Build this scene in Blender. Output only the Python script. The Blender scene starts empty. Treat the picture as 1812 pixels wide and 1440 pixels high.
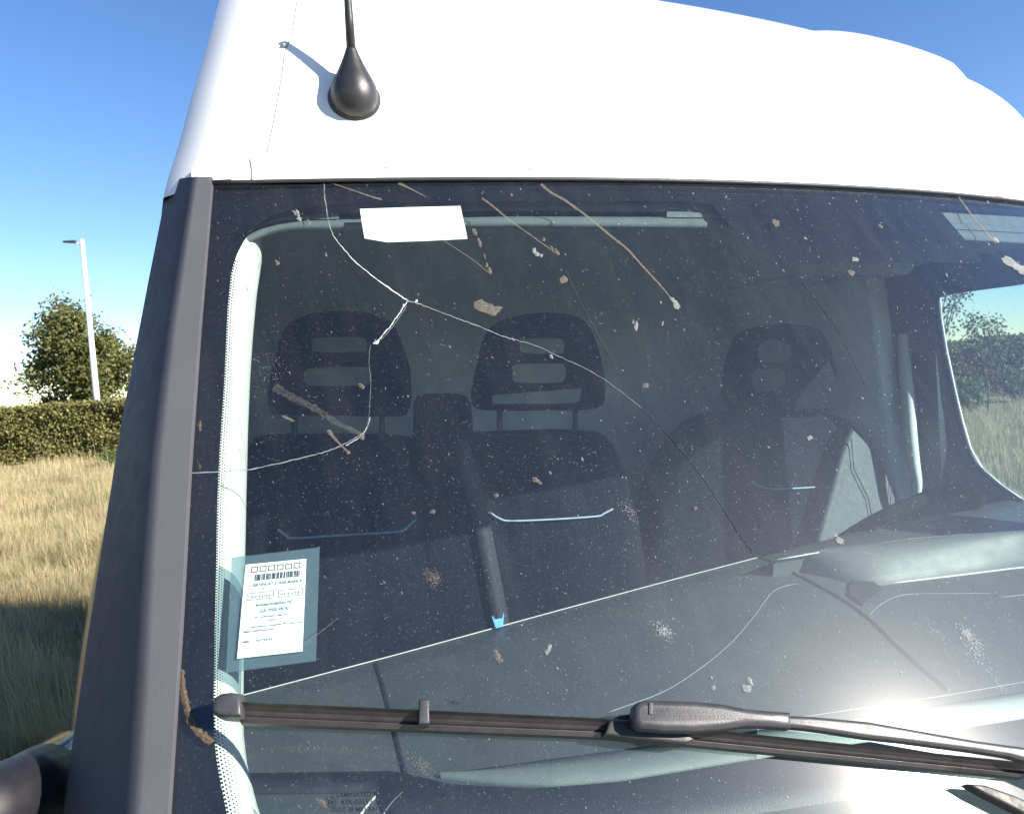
import bpy, bmesh, math, random
import numpy as np
from mathutils import Vector, Matrix
from mathutils.bvhtree import BVHTree
random.seed(7); rng = np.random.default_rng(7)
R = math.radians
S = bpy.context.scene
COL = S.collection

# ------------------------------------------------------------------ camera, sky, sun, exposure
FPX, ROLL, PITCH, YAW, HC = 1400.0, -4.0, -2.4, 25.0, 1.98      # focal length in photo pixels, van yaw
CV, CU = -0.91, -1.0                                            # where the camera stands in the van's own frame
cam_d = bpy.data.cameras.new('camera'); cam = bpy.data.objects.new('camera', cam_d); COL.objects.link(cam)
cam_d.sensor_width = 36; cam_d.lens = 36*FPX/1812
cam_d.clip_start = 0.02; cam_d.clip_end = 5000
cam_d.dof.use_dof = True; cam_d.dof.focus_distance = 0.85; cam_d.dof.aperture_fstop = 26
RC = Matrix.Rotation(R(90+PITCH), 3, 'X') @ Matrix.Rotation(R(ROLL), 3, 'Z')
cam.matrix_world = Matrix.Translation((0, 0, HC)) @ RC.to_4x4()
S.camera = cam

SUN = Vector((0.7957, -0.4221, 0.4343)).normalized()                 # towards the sun
wd = bpy.data.worlds.new('World'); S.world = wd; wd.use_nodes = True
wn = wd.node_tree.nodes; wl = wd.node_tree.links
sky = wn.new('ShaderNodeTexSky'); sky.sky_type = 'NISHITA'; sky.sun_disc = False
sky.sun_elevation = math.asin(SUN.z); sky.sun_rotation = math.atan2(SUN.x, SUN.y)
sky.air_density = 1.0; sky.altitude = 1200; sky.dust_density = 0.0; sky.ozone_density = 2.2
wn['Background'].inputs['Strength'].default_value = 0.080
hs = wn.new('ShaderNodeHueSaturation'); hs.inputs['Saturation'].default_value = 1.18; hs.inputs['Hue'].default_value = 0.508
wl.new(sky.outputs[0], hs.inputs['Color']); wl.new(hs.outputs[0], wn['Background'].inputs['Color'])
sl = bpy.data.lights.new('sun', 'SUN'); sl.energy = 5.0; sl.angle = R(0.53); sl.color = (1.0, 0.93, 0.82)
so = bpy.data.objects.new('sun', sl); COL.objects.link(so)
so.rotation_euler = SUN.to_track_quat('Z', 'Y').to_euler(); so.location = (6, -3, 8)
S.view_settings.view_transform = 'Standard'; S.view_settings.look = 'None'
S.view_settings.exposure = 1.4; S.view_settings.gamma = 1; S.view_settings.use_curve_mapping = False
S.render.engine = 'CYCLES'
S.cycles.use_denoising = True
S.cycles.max_bounces = 10; S.cycles.transparent_max_bounces = 24; S.cycles.caustics_reflective = False
S.cycles.sample_clamp_indirect = 6

# ------------------------------------------------------------------ small maths
RV = Matrix.Rotation(-R(YAW), 3, 'Z')
CAMV = Vector((CV, CU, HC))
def wray(px, py): return RC @ Vector(((px-906)/FPX, -(py-720)/FPX, -1.0))
def vray(px, py): return RV @ wray(px, py)
def lerp(a, b, t): return a+(b-a)*t
def interp(x, pts): return float(np.interp(x, [p[0] for p in pts], [p[1] for p in pts]))
# windscreen surface in van frame: x across (+ = driver side), y back, z up
WT, K, B = 2.215, 0.70, 0.163
U0 = -0.06 - B*0.84**2
def uw(v, w): return U0 + K*(w-WT) + B*v*v
def gn(v): return Vector((2*B*v, -1, K)).normalized()
def W(px, py, off=0.0):
    """point where the sight line meets the windscreen, moved off along its normal (outwards +)"""
    d = vray(px, py); O = CAMV
    a = B*d.x**2; b = 2*B*O.x*d.x + K*d.z - d.y; c = U0 + K*(O.z-WT) + B*O.x**2 - O.y
    D = math.sqrt(max(b*b-4*a*c, 0))
    ts = [t for t in ((-b-D)/(2*a), (-b+D)/(2*a)) if t > 0] if abs(a) > 1e-9 else [-c/b]
    p = O + d*min(ts)
    return p + gn(p.x)*off
def WD(px, py, off):
    """behind the glass along the sight line"""
    return W(px, py) - vray(px, py).normalized()*off/0.8
def G(v, w, off=0.0):
    return Vector((v, uw(v, w), w)) + gn(v)*off
def P(px, py, ax, val):
    d = vray(px, py); return CAMV + d*((val-CAMV[ax])/d[ax])
def WG(px, py, dist):
    d = wray(px, py); return Vector((0, 0, HC)) + d*(dist/d.y)
def side(w): return min(1.04, 1.015 - (w-1.6)*0.25)                        # half width of the cab at a height

# ------------------------------------------------------------------ materials
def newmat(name):
    m = bpy.data.materials.new(name); m.use_nodes = True
    return m, m.node_tree.nodes, m.node_tree.links, m.node_tree.nodes['Principled BSDF']
def ramp(n, l, src, stops):
    r = n.new('ShaderNodeValToRGB'); e = r.color_ramp.elements
    while len(e) < len(stops): e.new(0.5)
    for i, (p, c) in enumerate(stops):
        e[i].position = p; e[i].color = (*c, 1) if len(c) == 3 else c
    l.new(src, r.inputs[0]); return r.outputs[0]
def noise(n, l, scale, detail=4, rough=0.55, vec=None, coord='Object'):
    t = n.new('ShaderNodeTexNoise'); t.inputs['Scale'].default_value = scale
    t.inputs['Detail'].default_value = detail; t.inputs['Roughness'].default_value = rough
    if vec is None:
        tc = n.new('ShaderNodeTexCoord'); vec = tc.outputs[coord]
    l.new(vec, t.inputs['Vector']); return t.outputs['Fac']
def mat(name, col, rough=0.5, var=0.15, scale=12, bump=0.0, bscale=300, metal=0.0, spec=0.5, coat=0.0):
    m, n, l, p = newmat(name)
    c0 = tuple(c*(1-var) for c in col); c1 = tuple(min(1, c*(1+var)) for c in col)
    l.new(ramp(n, l, noise(n, l, scale), [(0.3, c0), (0.7, c1)]), p.inputs['Base Color'])
    l.new(ramp(n, l, noise(n, l, scale*2.3), [(0.3, (rough*0.85,)*3), (0.7, (min(1, rough*1.15),)*3)]), p.inputs['Roughness'])
    p.inputs['Metallic'].default_value = metal; p.inputs['Specular IOR Level'].default_value = spec
    p.inputs['Coat Weight'].default_value = coat
    if bump:
        b = n.new('ShaderNodeBump'); b.inputs['Strength'].default_value = bump; b.inputs['Distance'].default_value = 0.002
        l.new(noise(n, l, bscale, 2), b.inputs['Height']); l.new(b.outputs[0], p.inputs['Normal'])
    return m
M = {}
M['white'] = mat('white_paint', (0.80, 0.80, 0.79), 0.25, 0.03, 3, coat=0.4)
M['rubber'] = mat('black_rubber', (0.014, 0.014, 0.016), 0.55, 0.2, 60)
M['rubberm'] = mat('matt_rubber', (0.010, 0.011, 0.014), 0.9, 0.2, 60, spec=0.1)
M['seam'] = mat('grey_seam', (0.30, 0.29, 0.28), 0.7, 0.1, 60)
M['cover'] = mat('grained_grey_plastic', (0.080, 0.082, 0.096), 0.5, 0.05, 25, bump=0.5, bscale=2200, spec=0.03)
M['sleeve'] = mat('satin_dark_plastic', (0.012, 0.012, 0.016), 0.48, 0.2, 25, bump=0.2, bscale=2200)
M['gloss'] = mat('smooth_dark_plastic', (0.035, 0.035, 0.04), 0.16, 0.2, 10)
M['antenna'] = mat('antenna_plastic', (0.022, 0.022, 0.025), 0.38, 0.2, 40, bump=0.15, bscale=1200)
M['wiper'] = mat('wiper_plastic', (0.036, 0.036, 0.042), 0.42, 0.25, 50, bump=0.1, bscale=900)
M['blade'] = mat('wiper_rubber', (0.034, 0.031, 0.033), 0.45, 0.3, 70)
M['dash'] = mat('dash_plastic', (0.044, 0.052, 0.053), 0.55, 0.14, 9, bump=0.35, bscale=700)
M['dashdark'] = mat('dash_dark_plastic', (0.014, 0.018, 0.022), 0.5, 0.14, 9, bump=0.35, bscale=700)
M['faint'] = mat('faint_seam', (0.13, 0.145, 0.145), 0.5, 0.15, 20)
M['hood'] = mat('hood_plastic', (0.085, 0.098, 0.096), 0.5, 0.12, 9, bump=0.3, bscale=700)
M['liner'] = mat('pale_headliner', (0.74, 0.78, 0.78), 0.9, 0.05, 12)
M['sensor'] = mat('sensor_housing', (0.15, 0.175, 0.185), 0.7, 0.1, 20)
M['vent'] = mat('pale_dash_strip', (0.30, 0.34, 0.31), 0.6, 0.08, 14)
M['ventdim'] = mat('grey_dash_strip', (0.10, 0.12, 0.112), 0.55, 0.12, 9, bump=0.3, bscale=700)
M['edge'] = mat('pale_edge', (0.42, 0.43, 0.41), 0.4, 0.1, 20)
M['trim'] = mat('pale_trim_plastic', (0.56, 0.57, 0.53), 0.6, 0.05, 18, bump=0.1, bscale=500)
M['header'] = mat('headliner_fabric', (0.085, 0.10, 0.105), 0.85, 0.1, 30, bump=0.2, bscale=900)
M['cabin'] = mat('cabin_wall_trim', (0.58, 0.66, 0.70), 0.8, 0.15, 5, bump=0.2, bscale=400)
M['doortrim'] = mat('door_trim', (0.055, 0.068, 0.080), 0.6, 0.12, 8, bump=0.2, bscale=500)
M['seat'] = mat('seat_fabric', (0.0045, 0.0055, 0.0095), 0.9, 0.25, 40, bump=0.5, bscale=600, spec=0.1)
M['bolster'] = mat('seat_vinyl', (0.06, 0.066, 0.064), 0.6, 0.15, 30, bump=0.4, bscale=700)
M['piping'] = mat('seat_piping', (0.22, 0.30, 0.40), 0.5, 0.1, 30)
M['belt'] = mat('belt_webbing', (0.011, 0.014, 0.019), 0.7, 0.1, 60, bump=0.3, bscale=900)
M['paper'] = mat('paper', (0.80, 0.80, 0.79), 0.7, 0.02, 10)
M['ink'] = mat('ink', (0.03, 0.033, 0.04), 0.6, 0.1, 50)
M['inkteal'] = mat('teal_ink', (0.015, 0.10, 0.115), 0.6, 0.1, 50)
M['inkred'] = mat('brown_ink', (0.12, 0.08, 0.08), 0.6, 0.1, 50)
M['blue'] = mat('blue_plastic', (0.12, 0.36, 0.75), 0.4, 0.05, 20)
M['frit'] = mat('black_frit', (0.006, 0.0058, 0.009), 0.8, 0.2, 20, spec=0.05)
M['print'] = mat('etched_print', (0.004, 0.004, 0.006), 0.9, 0.1, 20, spec=0.02)
M['splat'] = mat('dried_insect', (0.42, 0.36, 0.29), 0.8, 0.35, 260)
M['splatw'] = mat('pale_dropping', (0.62, 0.62, 0.58), 0.7, 0.2, 260)
M['mud'] = mat('brown_dirt', (0.24, 0.18, 0.13), 0.95, 0.35, 300, bump=0.6, bscale=900)
M['crack'] = mat('crack_light', (0.38, 0.44, 0.43), 0.25, 0.5, 160)
M['crackdim'] = mat('crack_dim', (0.15, 0.18, 0.18), 0.35, 0.4, 90)
M['crackdark'] = mat('crack_dark', (0.03, 0.04, 0.048), 0.95, 0.3, 90, spec=0.03)
M['bark'] = mat('bark', (0.11, 0.09, 0.07), 0.9, 0.3, 20, bump=0.5, bscale=60)
M['lamp'] = mat('white_painted_steel', (0.62, 0.62, 0.63), 0.4, 0.05, 4)
M['lamphead'] = mat('dark_lamp_head', (0.05, 0.055, 0.06), 0.4, 0.1, 20)
M['tyre'] = mat('tyre', (0.02, 0.02, 0.02), 0.8, 0.2, 20)
M['rim'] = mat('steel_rim', (0.4, 0.4, 0.42), 0.35, 0.1, 20, metal=0.8)

def translucent_holder():
    m, n, l, p = newmat('clear_plastic_holder')
    p.inputs['Roughness'].default_value = 0.35
    l.new(ramp(n, l, noise(n, l, 40), [(0.3, (0.22, 0.30, 0.36)), (0.7, (0.26, 0.34, 0.40))]), p.inputs['Base Color'])
    tr = n.new('ShaderNodeBsdfTransparent'); tr.inputs[0].default_value = (0.72, 0.82, 0.84, 1)
    mx = n.new('ShaderNodeMixShader'); mx.inputs[0].default_value = 0.22
    l.new(tr.outputs[0], mx.inputs[1]); l.new(p.outputs[0], mx.inputs[2])
    l.new(mx.outputs[0], n['Material Output'].inputs['Surface']); return m
M['holder'] = translucent_holder()

def glass(name, tint, refl=1.0):
    m, n, l, p = newmat(name); n.remove(p)
    tr = n.new('ShaderNodeBsdfTransparent'); tr.inputs[0].default_value = (*tint, 1)
    gl = n.new('ShaderNodeBsdfGlossy'); gl.inputs['Roughness'].default_value = 0.015
    ge = n.new('ShaderNodeNewGeometry'); dt = n.new('ShaderNodeVectorMath'); dt.operation = 'DOT_PRODUCT'
    l.new(ge.outputs['Normal'], dt.inputs[0]); l.new(ge.outputs['Incoming'], dt.inputs[1])
    def mth(op, a, b=None):
        q = n.new('ShaderNodeMath'); q.operation = op
        for i, x in enumerate((a, b)):
            if x is None: continue
            if isinstance(x, (int, float)): q.inputs[i].default_value = x
            else: l.new(x, q.inputs[i])
        return q.outputs[0]
    sch = mth('POWER', mth('SUBTRACT', 1.0, mth('ABSOLUTE', dt.outputs['Value'])), 5.0)   # same from both sides of the pane
    fac = mth('MULTIPLY', mth('ADD', mth('MULTIPLY', sch, 0.96), 0.04), refl)
    mx = n.new('ShaderNodeMixShader'); l.new(fac, mx.inputs[0]); l.new(tr.outputs[0], mx.inputs[1]); l.new(gl.outputs[0], mx.inputs[2])
    l.new(mx.outputs[0], n['Material Output'].inputs['Surface'])
    return m, n, l, mx
M['glass_in'] = glass('inner_glass_face', (0.93, 0.97, 0.968), 0.8)[0]
M['sideglass'] = glass('side_glass', (0.84, 0.93, 0.97), 0.8)[0]
def dusty_glass():
    m, n, l, mx = glass('dusty_windscreen_glass', (0.90, 0.96, 0.952), 1.0)
    out = n['Material Output']; tc = n.new('ShaderNodeTexCoord')
    def addmix(prev, sh, fac):
        a = n.new('ShaderNodeMixShader')
        if isinstance(fac, float): a.inputs[0].default_value = fac
        else: l.new(fac, a.inputs[0])
        l.new(prev, a.inputs[1]); l.new(sh, a.inputs[2]); return a.outputs[0]
    def gloss(r, c):
        g = n.new('ShaderNodeBsdfGlossy'); g.inputs['Roughness'].default_value = r; g.inputs[0].default_value = (*c, 1); return g.outputs[0]
    cur = mx.outputs[0]
    cur = addmix(cur, gloss(0.45, (0.85, 0.93, 1.0)), 0.009)      # dirt film: wide scatter round the sun's reflection
    cur = addmix(cur, gloss(0.20, (1, 0.97, 0.95)), 0.007)
    cur = addmix(cur, gloss(0.065, (1, 0.95, 0.93)), 0.018)
    df = n.new('ShaderNodeBsdfDiffuse'); df.inputs[0].default_value = (0.60, 0.60, 0.58, 1)
    big = noise(n, l, 4.0, 5, 0.6, tc.outputs['Object'])
    mp = n.new('ShaderNodeMapping'); mp.inputs['Scale'].default_value = (40, 6, 6); l.new(tc.outputs['Object'], mp.inputs[0])
    streak = noise(n, l, 1.0, 4, 0.6, mp.outputs[0])
    fine = noise(n, l, 420, 2, 0.6, tc.outputs['Object'])
    f1 = ramp(n, l, big, [(0.30, (0.002,)*3), (0.75, (0.013,)*3)])
    f2 = ramp(n, l, fine, [(0.60, (0.0,)*3), (0.80, (0.05,)*3)])
    f3 = ramp(n, l, streak, [(0.45, (0.0,)*3), (0.75, (0.008,)*3)])
    a = n.new('ShaderNodeMath'); a.operation = 'ADD'; l.new(f1, a.inputs[0]); l.new(f3, a.inputs[1])
    b = n.new('ShaderNodeMath'); b.operation = 'ADD'; l.new(a.outputs[0], b.inputs[0]); l.new(f2, b.inputs[1])
    cur = addmix(cur, df.outputs[0], b.outputs[0])
    l.new(cur, out.inputs['Surface']); return m
M['dusty'] = dusty_glass()

def ragged(name, c, cover, scale):
    m, n, l, p = newmat(name)
    l.new(ramp(n, l, noise(n, l, scale*0.6), [(0.3, tuple(k*0.6 for k in c)), (0.7, tuple(min(1, k*1.25) for k in c))]), p.inputs['Base Color'])
    p.inputs['Roughness'].default_value = 0.85; p.inputs['Specular IOR Level'].default_value = 0.2
    tr = n.new('ShaderNodeBsdfTransparent'); mx = n.new('ShaderNodeMixShader')
    l.new(ramp(n, l, noise(n, l, scale, 3, 0.7), [(cover[0], (cover[2],)*3), (cover[1], (cover[3],)*3)]), mx.inputs[0])
    l.new(tr.outputs[0], mx.inputs[1]); l.new(p.outputs[0], mx.inputs[2]); l.new(mx.outputs[0], n['Material Output'].inputs['Surface'])
    return m
M['splat'] = ragged('dried_insect', (0.145, 0.130, 0.112), (0.25, 0.70, 0.25, 0.80), 900)
M['splatw'] = ragged('pale_dropping', (0.28, 0.29, 0.285), (0.25, 0.70, 0.20, 0.80), 900)
M['smear'] = ragged('insect_smear', (0.13, 0.122, 0.115), (0.28, 0.75, 0.04, 0.38), 420)
M['speck'] = ragged('dust_speck', (0.34, 0.36, 0.38), (0.3, 0.75, 0.10, 0.62), 500)
M['mud'] = ragged('brown_dirt', (0.12, 0.092, 0.066), (0.30, 0.70, 0.10, 0.85), 700)
def leafmat(name, c0, c1, c2, trans=0.25, patch=None):
    m, n, l, p = newmat(name)
    g = n.new('ShaderNodeNewGeometry')
    col = ramp(n, l, g.outputs['Random Per Island'], [(0.0, c0), (0.55, c1), (1.0, c2)])
    if patch:
        f = ramp(n, l, noise(n, l, 0.55, 5, 0.6), [(0.42, (0,)*3), (0.62, (1,)*3)]); mc = n.new('ShaderNodeMix'); mc.data_type = 'RGBA'
        mu = n.new('ShaderNodeMath'); mu.operation = 'MULTIPLY'; mu.inputs[1].default_value = 0.75; l.new(f, mu.inputs[0]); l.new(mu.outputs[0], mc.inputs[0])
        l.new(col, mc.inputs[6]); mc.inputs[7].default_value = (*patch, 1); col = mc.outputs[2]
    l.new(col, p.inputs['Base Color']); p.inputs['Roughness'].default_value = 0.55; p.inputs['Specular IOR Level'].default_value = 0.3
    t = n.new('ShaderNodeBsdfTranslucent'); l.new(col, t.inputs[0])
    mx = n.new('ShaderNodeMixShader'); mx.inputs[0].default_value = trans
    l.new(p.outputs[0], mx.inputs[1]); l.new(t.outputs[0], mx.inputs[2]); l.new(mx.outputs[0], n['Material Output'].inputs['Surface'])
    return m
M['hedge'] = leafmat('hedge_leaves', (0.085, 0.095, 0.030), (0.17, 0.17, 0.055), (0.30, 0.25, 0.11))
M['oak'] = leafmat('oak_leaves', (0.052, 0.070, 0.022), (0.115, 0.13, 0.040), (0.21, 0.19, 0.075))
M['young'] = leafmat('young_leaves', (0.05, 0.08, 0.025), (0.09, 0.12, 0.04), (0.15, 0.15, 0.06))
M['shrub'] = leafmat('shrub_leaves', (0.06, 0.10, 0.025), (0.10, 0.15, 0.04), (0.17, 0.20, 0.07))
M['grass'] = leafmat('dry_grass', (0.31, 0.24, 0.125), (0.46, 0.375, 0.215), (0.61, 0.52, 0.33), 0.35, (0.31, 0.28, 0.13))
M['greengrass'] = leafmat('green_grass', (0.10, 0.12, 0.035), (0.18, 0.19, 0.06), (0.28, 0.26, 0.10), 0.3)
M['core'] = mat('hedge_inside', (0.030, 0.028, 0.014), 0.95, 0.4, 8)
def groundmat():
    m, n, l, p = newmat('dry_meadow_soil')
    f = noise(n, l, 0.9, 8, 0.65)
    l.new(ramp(n, l, f, [(0.25, (0.14, 0.11, 0.055)), (0.5, (0.26, 0.205, 0.10)), (0.75, (0.36, 0.29, 0.155))]), p.inputs['Base Color'])
    p.inputs['Roughness'].default_value = 0.95
    b = n.new('ShaderNodeBump'); b.inputs['Strength'].default_value = 0.8; b.inputs['Distance'].default_value = 0.06
    l.new(noise(n, l, 14, 6, 0.7), b.inputs['Height']); l.new(b.outputs[0], p.inputs['Normal']); return m
M['ground'] = groundmat()

# ------------------------------------------------------------------ builders
def link(name, me, m=None, parent=None, smooth=False):
    if m: me.materials.append(m)
    if smooth:
        me.polygons.foreach_set('use_smooth', [True]*len(me.polygons))
    o = bpy.data.objects.new(name, me); COL.objects.link(o)
    if parent: o.parent = parent
    return o
def mesh(name, vs, fs, m=None, parent=None, smooth=False):
    me = bpy.data.meshes.new(name); me.from_pydata([tuple(v) for v in vs], [], fs); me.update()
    bm = bmesh.new(); bm.from_mesh(me); bmesh.ops.recalc_face_normals(bm, faces=bm.faces); bm.to_mesh(me); bm.free()
    return link(name, me, m, parent, smooth)
def np_mesh(name, verts, nper, m, parent=None):
    """verts (N, nper, 3): N separate polygons"""
    N = len(verts); me = bpy.data.meshes.new(name)
    me.vertices.add(N*nper); me.vertices.foreach_set('co', verts.reshape(-1).astype(np.float32))
    me.loops.add(N*nper); me.loops.foreach_set('vertex_index', np.arange(N*nper, dtype=np.int32))
    me.polygons.add(N); me.polygons.foreach_set('loop_start', np.arange(0, N*nper, nper, dtype=np.int32))
    me.update(calc_edges=True); me.validate()
    return link(name, me, m, parent)
def blade_mesh(name, verts, m):
    """(N, 5, 3): foot left, foot right, knee right, tip, knee left -> a quad and a tip triangle each"""
    N = len(verts); me = bpy.data.meshes.new(name)
    me.vertices.add(N*5); me.vertices.foreach_set('co', verts.reshape(-1).astype(np.float32))
    idx = (np.arange(N)[:, None]*5+np.array([0, 1, 2, 4, 4, 2, 3])[None, :]).astype(np.int32)
    me.loops.add(N*7); me.loops.foreach_set('vertex_index', idx.reshape(-1))
    st = (np.arange(N)[:, None]*7+np.array([0, 4])[None, :]).astype(np.int32)
    me.polygons.add(N*2); me.polygons.foreach_set('loop_start', st.reshape(-1))
    me.update(calc_edges=True); me.validate()
    return link(name, me, m)
def grid_faces(nr, nc, o=0, close=False):
    f = []
    for i in range(nr-1):
        for j in range(nc-(0 if close else 1)):
            a, b = o+i*nc+j, o+i*nc+(j+1) % nc
            f.append((a, b, b+nc, a+nc))
    return f
def loft(name, rows, m, parent, close=False, caps=False, smooth=True):
    nc = len(rows[0]); vs = [p for r in rows for p in r]; fs = grid_faces(len(rows), nc, 0, close)
    if caps:
        fs.append(tuple(range(nc))); fs.append(tuple(range((len(rows)-1)*nc, len(rows)*nc)))
    return mesh(name, vs, fs, m, parent, smooth)
def tube_data(pts, rad, seg=8, flat=None):
    pts = [Vector(p) for p in pts]; rows = []; up = None
    for i, p in enumerate(pts):
        t = (pts[min(i+1, len(pts)-1)]-pts[max(i-1, 0)]).normalized()
        if up is None: up = t.orthogonal().normalized()
        up = (up - t*up.dot(t)).normalized(); sd = t.cross(up)
        r = rad[i] if isinstance(rad, (list, tuple)) else rad
        rows.append([p + (up*math.cos(2*math.pi*k/seg) + sd*math.sin(2*math.pi*k/seg))*r for k in range(seg)])
    vs = [q for r_ in rows for q in r_]; fs = grid_faces(len(rows), seg, 0, True)
    fs += [tuple(range(seg)), tuple(range(len(vs)-seg, len(vs)))]
    return vs, fs
def tube(name, pts, rad, m, parent=None, seg=8):
    vs, fs = tube_data(pts, rad, seg); return mesh(name, vs, fs, m, parent, True)
def smooth_path(pts, n=6):
    """Catmull-Rom through 2-D or 3-D points"""
    p = [np.array(q, float) for q in pts]; out = []
    for i in range(len(p)-1):
        a, b, c, d = p[max(i-1, 0)], p[i], p[i+1], p[min(i+2, len(p)-1)]
        for k in range(n):
            t = k/n
            out.append(0.5*((2*b)+(-a+c)*t+(2*a-5*b+4*c-d)*t*t+(-a+3*b-3*c+d)*t**3))
    out.append(p[-1]); return [tuple(q) for q in out]
def plate(name, outlines, mapf, thick, bev, m, parent=None, rnd=0, smooth=True):
    """flat outline(s) (holes allowed) given depth and a rounded rim, then mapped by mapf(x, y, z)"""
    cu = bpy.data.curves.new('tmp', 'CURVE'); cu.dimensions = '2D'; cu.fill_mode = 'BOTH'
    cu.extrude = max(thick/2-bev, 1e-5); cu.bevel_depth = bev; cu.bevel_resolution = 3; cu.offset = -bev
    for ol in outlines:
        if rnd: ol = smooth_path(list(ol)+[ol[0]], rnd)[:-1]
        s = cu.splines.new('POLY'); s.points.add(len(ol)-1); s.use_cyclic_u = True
        for q, pt in zip(ol, s.points): pt.co = (q[0], q[1], 0, 1)
    o = bpy.data.objects.new('tmp', cu); COL.objects.link(o)
    dg = bpy.context.evaluated_depsgraph_get(); me = bpy.data.meshes.new_from_object(o.evaluated_get(dg))
    bpy.data.objects.remove(o); bpy.data.curves.remove(cu)
    me.name = name
    for v in me.vertices: v.co = mapf(*v.co)
    bm = bmesh.new(); bm.from_mesh(me); bmesh.ops.remove_doubles(bm, verts=bm.verts, dist=1e-6)
    bmesh.ops.recalc_face_normals(bm, faces=bm.faces); bm.to_mesh(me); bm.free()
    me.materials.clear()
    ob = link(name, me, m, parent, smooth)
    if smooth: me.set_sharp_from_angle(angle=R(40))
    return ob
def glass_frame(px, py):
    """local frame lying on the windscreen at a spot: origin, image-right-ish, up the glass, normal"""
    o = W(px, py); n = gn(o.x); r = (W(px+20, py)-o).normalized(); b = n.cross(r); b = -b if b.z < 0 else b
    return o, r, b, n
def on_glass_plate(name, pxs, off0, off1, bev, m, parent, rnd=0):
    cx = sum(p[0] for p in pxs)/len(pxs); cy = sum(p[1] for p in pxs)/len(pxs)
    o, r, b, n = glass_frame(cx, cy); mid = (off0+off1)/2
    def loc(p):
        q = W(p[0], p[1], mid)-o; return (q.dot(r), q.dot(b))
    out = [loc(p) for p in pxs]
    def mp(x, y, z):
        q = o + r*x + b*y
        v = q.x; return Vector((q.x, uw(q.x, q.z), q.z)) + gn(v)*(mid+z)
    return plate(name, [out], mp, off1-off0, bev, m, parent, rnd)
def at_u(u, tilt=0.0, w0=1.98):
    """pixel outline -> plane y = u (leaning by tilt), returns the outline and its mapping"""
    def conv(px, py):
        d = vray(px, py); t = (u - tilt*w0 + tilt*CAMV.z - CAMV.y)/(d.y - tilt*d.z)
        p = CAMV + d*t; return (p.x, p.z)
    def mp(x, y, z): return Vector((x, u + tilt*(y-w0) - z, y))
    return conv, mp
def text_data(body, size=1.0, align='LEFT'):
    cu = bpy.data.curves.new('tmp', 'FONT'); cu.offset = 0.022; cu.body = body; cu.size = size; cu.align_x = align; cu.resolution_u = 2
    o = bpy.data.objects.new('tmp', cu); COL.objects.link(o)
    dg = bpy.context.evaluated_depsgraph_get(); me = bpy.data.meshes.new_from_object(o.evaluated_get(dg))
    vs = [v.co.copy() for v in me.vertices]; fs = [tuple(p.vertices) for p in me.polygons]
    bpy.data.objects.remove(o); bpy.data.curves.remove(cu); bpy.data.meshes.remove(me)
    return vs, fs
def empty(name, loc, label, cat, rz=0.0, group=None):
    o = bpy.data.objects.new(name, None); COL.objects.link(o); o.location = loc; o.rotation_euler.z = rz
    o['label'] = label; o['category'] = cat
    if group: o['group'] = group
    return o
def tag(o, label, cat, group=None):
    o['label'] = label; o['category'] = cat
    if group: o['group'] = group
    return o
def structure(o): o['kind'] = 'structure'; return o
def stuff(o): o['kind'] = 'stuff'; return o

# ------------------------------------------------------------------ ground
gv, gf = [], []
xs = [-900, -200, -60, -25, -8, 0, 8, 25, 60, 200, 900]
for y in [-300, -60, -15, 0, 5, 12, 20, 30, 60, 200, 900]:
    for x in xs: gv.append((x, y, 0))
structure(mesh('ground', gv, grid_faces(11, 11), M['ground']))

# ------------------------------------------------------------------ the van's frame (local x across, y back, z up)
rzv = R(YAW); Rz = Matrix.Rotation(rzv, 3, 'Z')
org = -(Rz @ Vector((CV, CU, 0)))
van = empty('van', (org.x, org.y, 0), 'white high-roof van seen close at its windscreen, cracked and spattered with insects', 'van', rzv)
VM = Matrix.Translation((org.x, org.y, 0)) @ Rz.to_4x4()
def world(p): return VM @ Vector(p)

# roof: stacked plan outlines, each higher one narrower and set further back
rows_def = [(2.212, -.175, .868), (2.235, -.168, .861), (2.28, -.152, .845), (2.34, -.128, .826), (2.40, -.098, .806), (2.46, -.058, .787),
            (2.52, .006, .769), (2.58, .095, .749), (2.63, .185, .724), (2.67, .285, .690), (2.70, .40, .64), (2.72, .55, .55), (2.73, .75, .40), (2.732, .95, .22)]
UB = 3.95
rows_def = smooth_path(rows_def, 3)
def roof_row(h, u0, hw, nf=90):
    r = []
    for k in range(7): r.append(Vector((-hw, lerp(UB, u0+B*hw*hw+0.17, k/7.0), h)))
    for k in range(nf+1):
        v = hw*math.sin(math.pi/2*lerp(-1, 1, k/nf)); a = abs(v)/hw
        bp = 0.016*math.exp(-((abs(v)-0.50)/0.065)**6)*min(1, max(0, (h-2.44)/0.06))
        r.append(Vector((v, u0+B*v*v+0.06*a**26-bp, h+0.7*bp)))
    for k in range(7): r.append(Vector((hw, lerp(u0+B*hw*hw+0.17, UB, (k+1)/7.0), h)))
    return r
rr = [roof_row(*q) for q in rows_def]
nc = len(rr[0]); rv_ = [p for r_ in rr for p in r_]; rf_ = grid_faces(len(rr), nc)
rf_.append(tuple(range((len(rr)-1)*nc, len(rr)*nc)))
roof = mesh('roof', rv_, rf_, M['white'], van, True)
bvh = BVHTree.FromPolygons([tuple(p) for p in rv_], rf_)
def on_roof(px, py, off=0.0):
    h, n, i, d = bvh.ray_cast(CAMV, vray(px, py).normalized())
    if h is None: return None, None
    if n.y > 0 and n.z < 0: n = -n
    if n.dot(CAMV-h) < 0: n = -n
    return h+n*off, n
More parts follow.
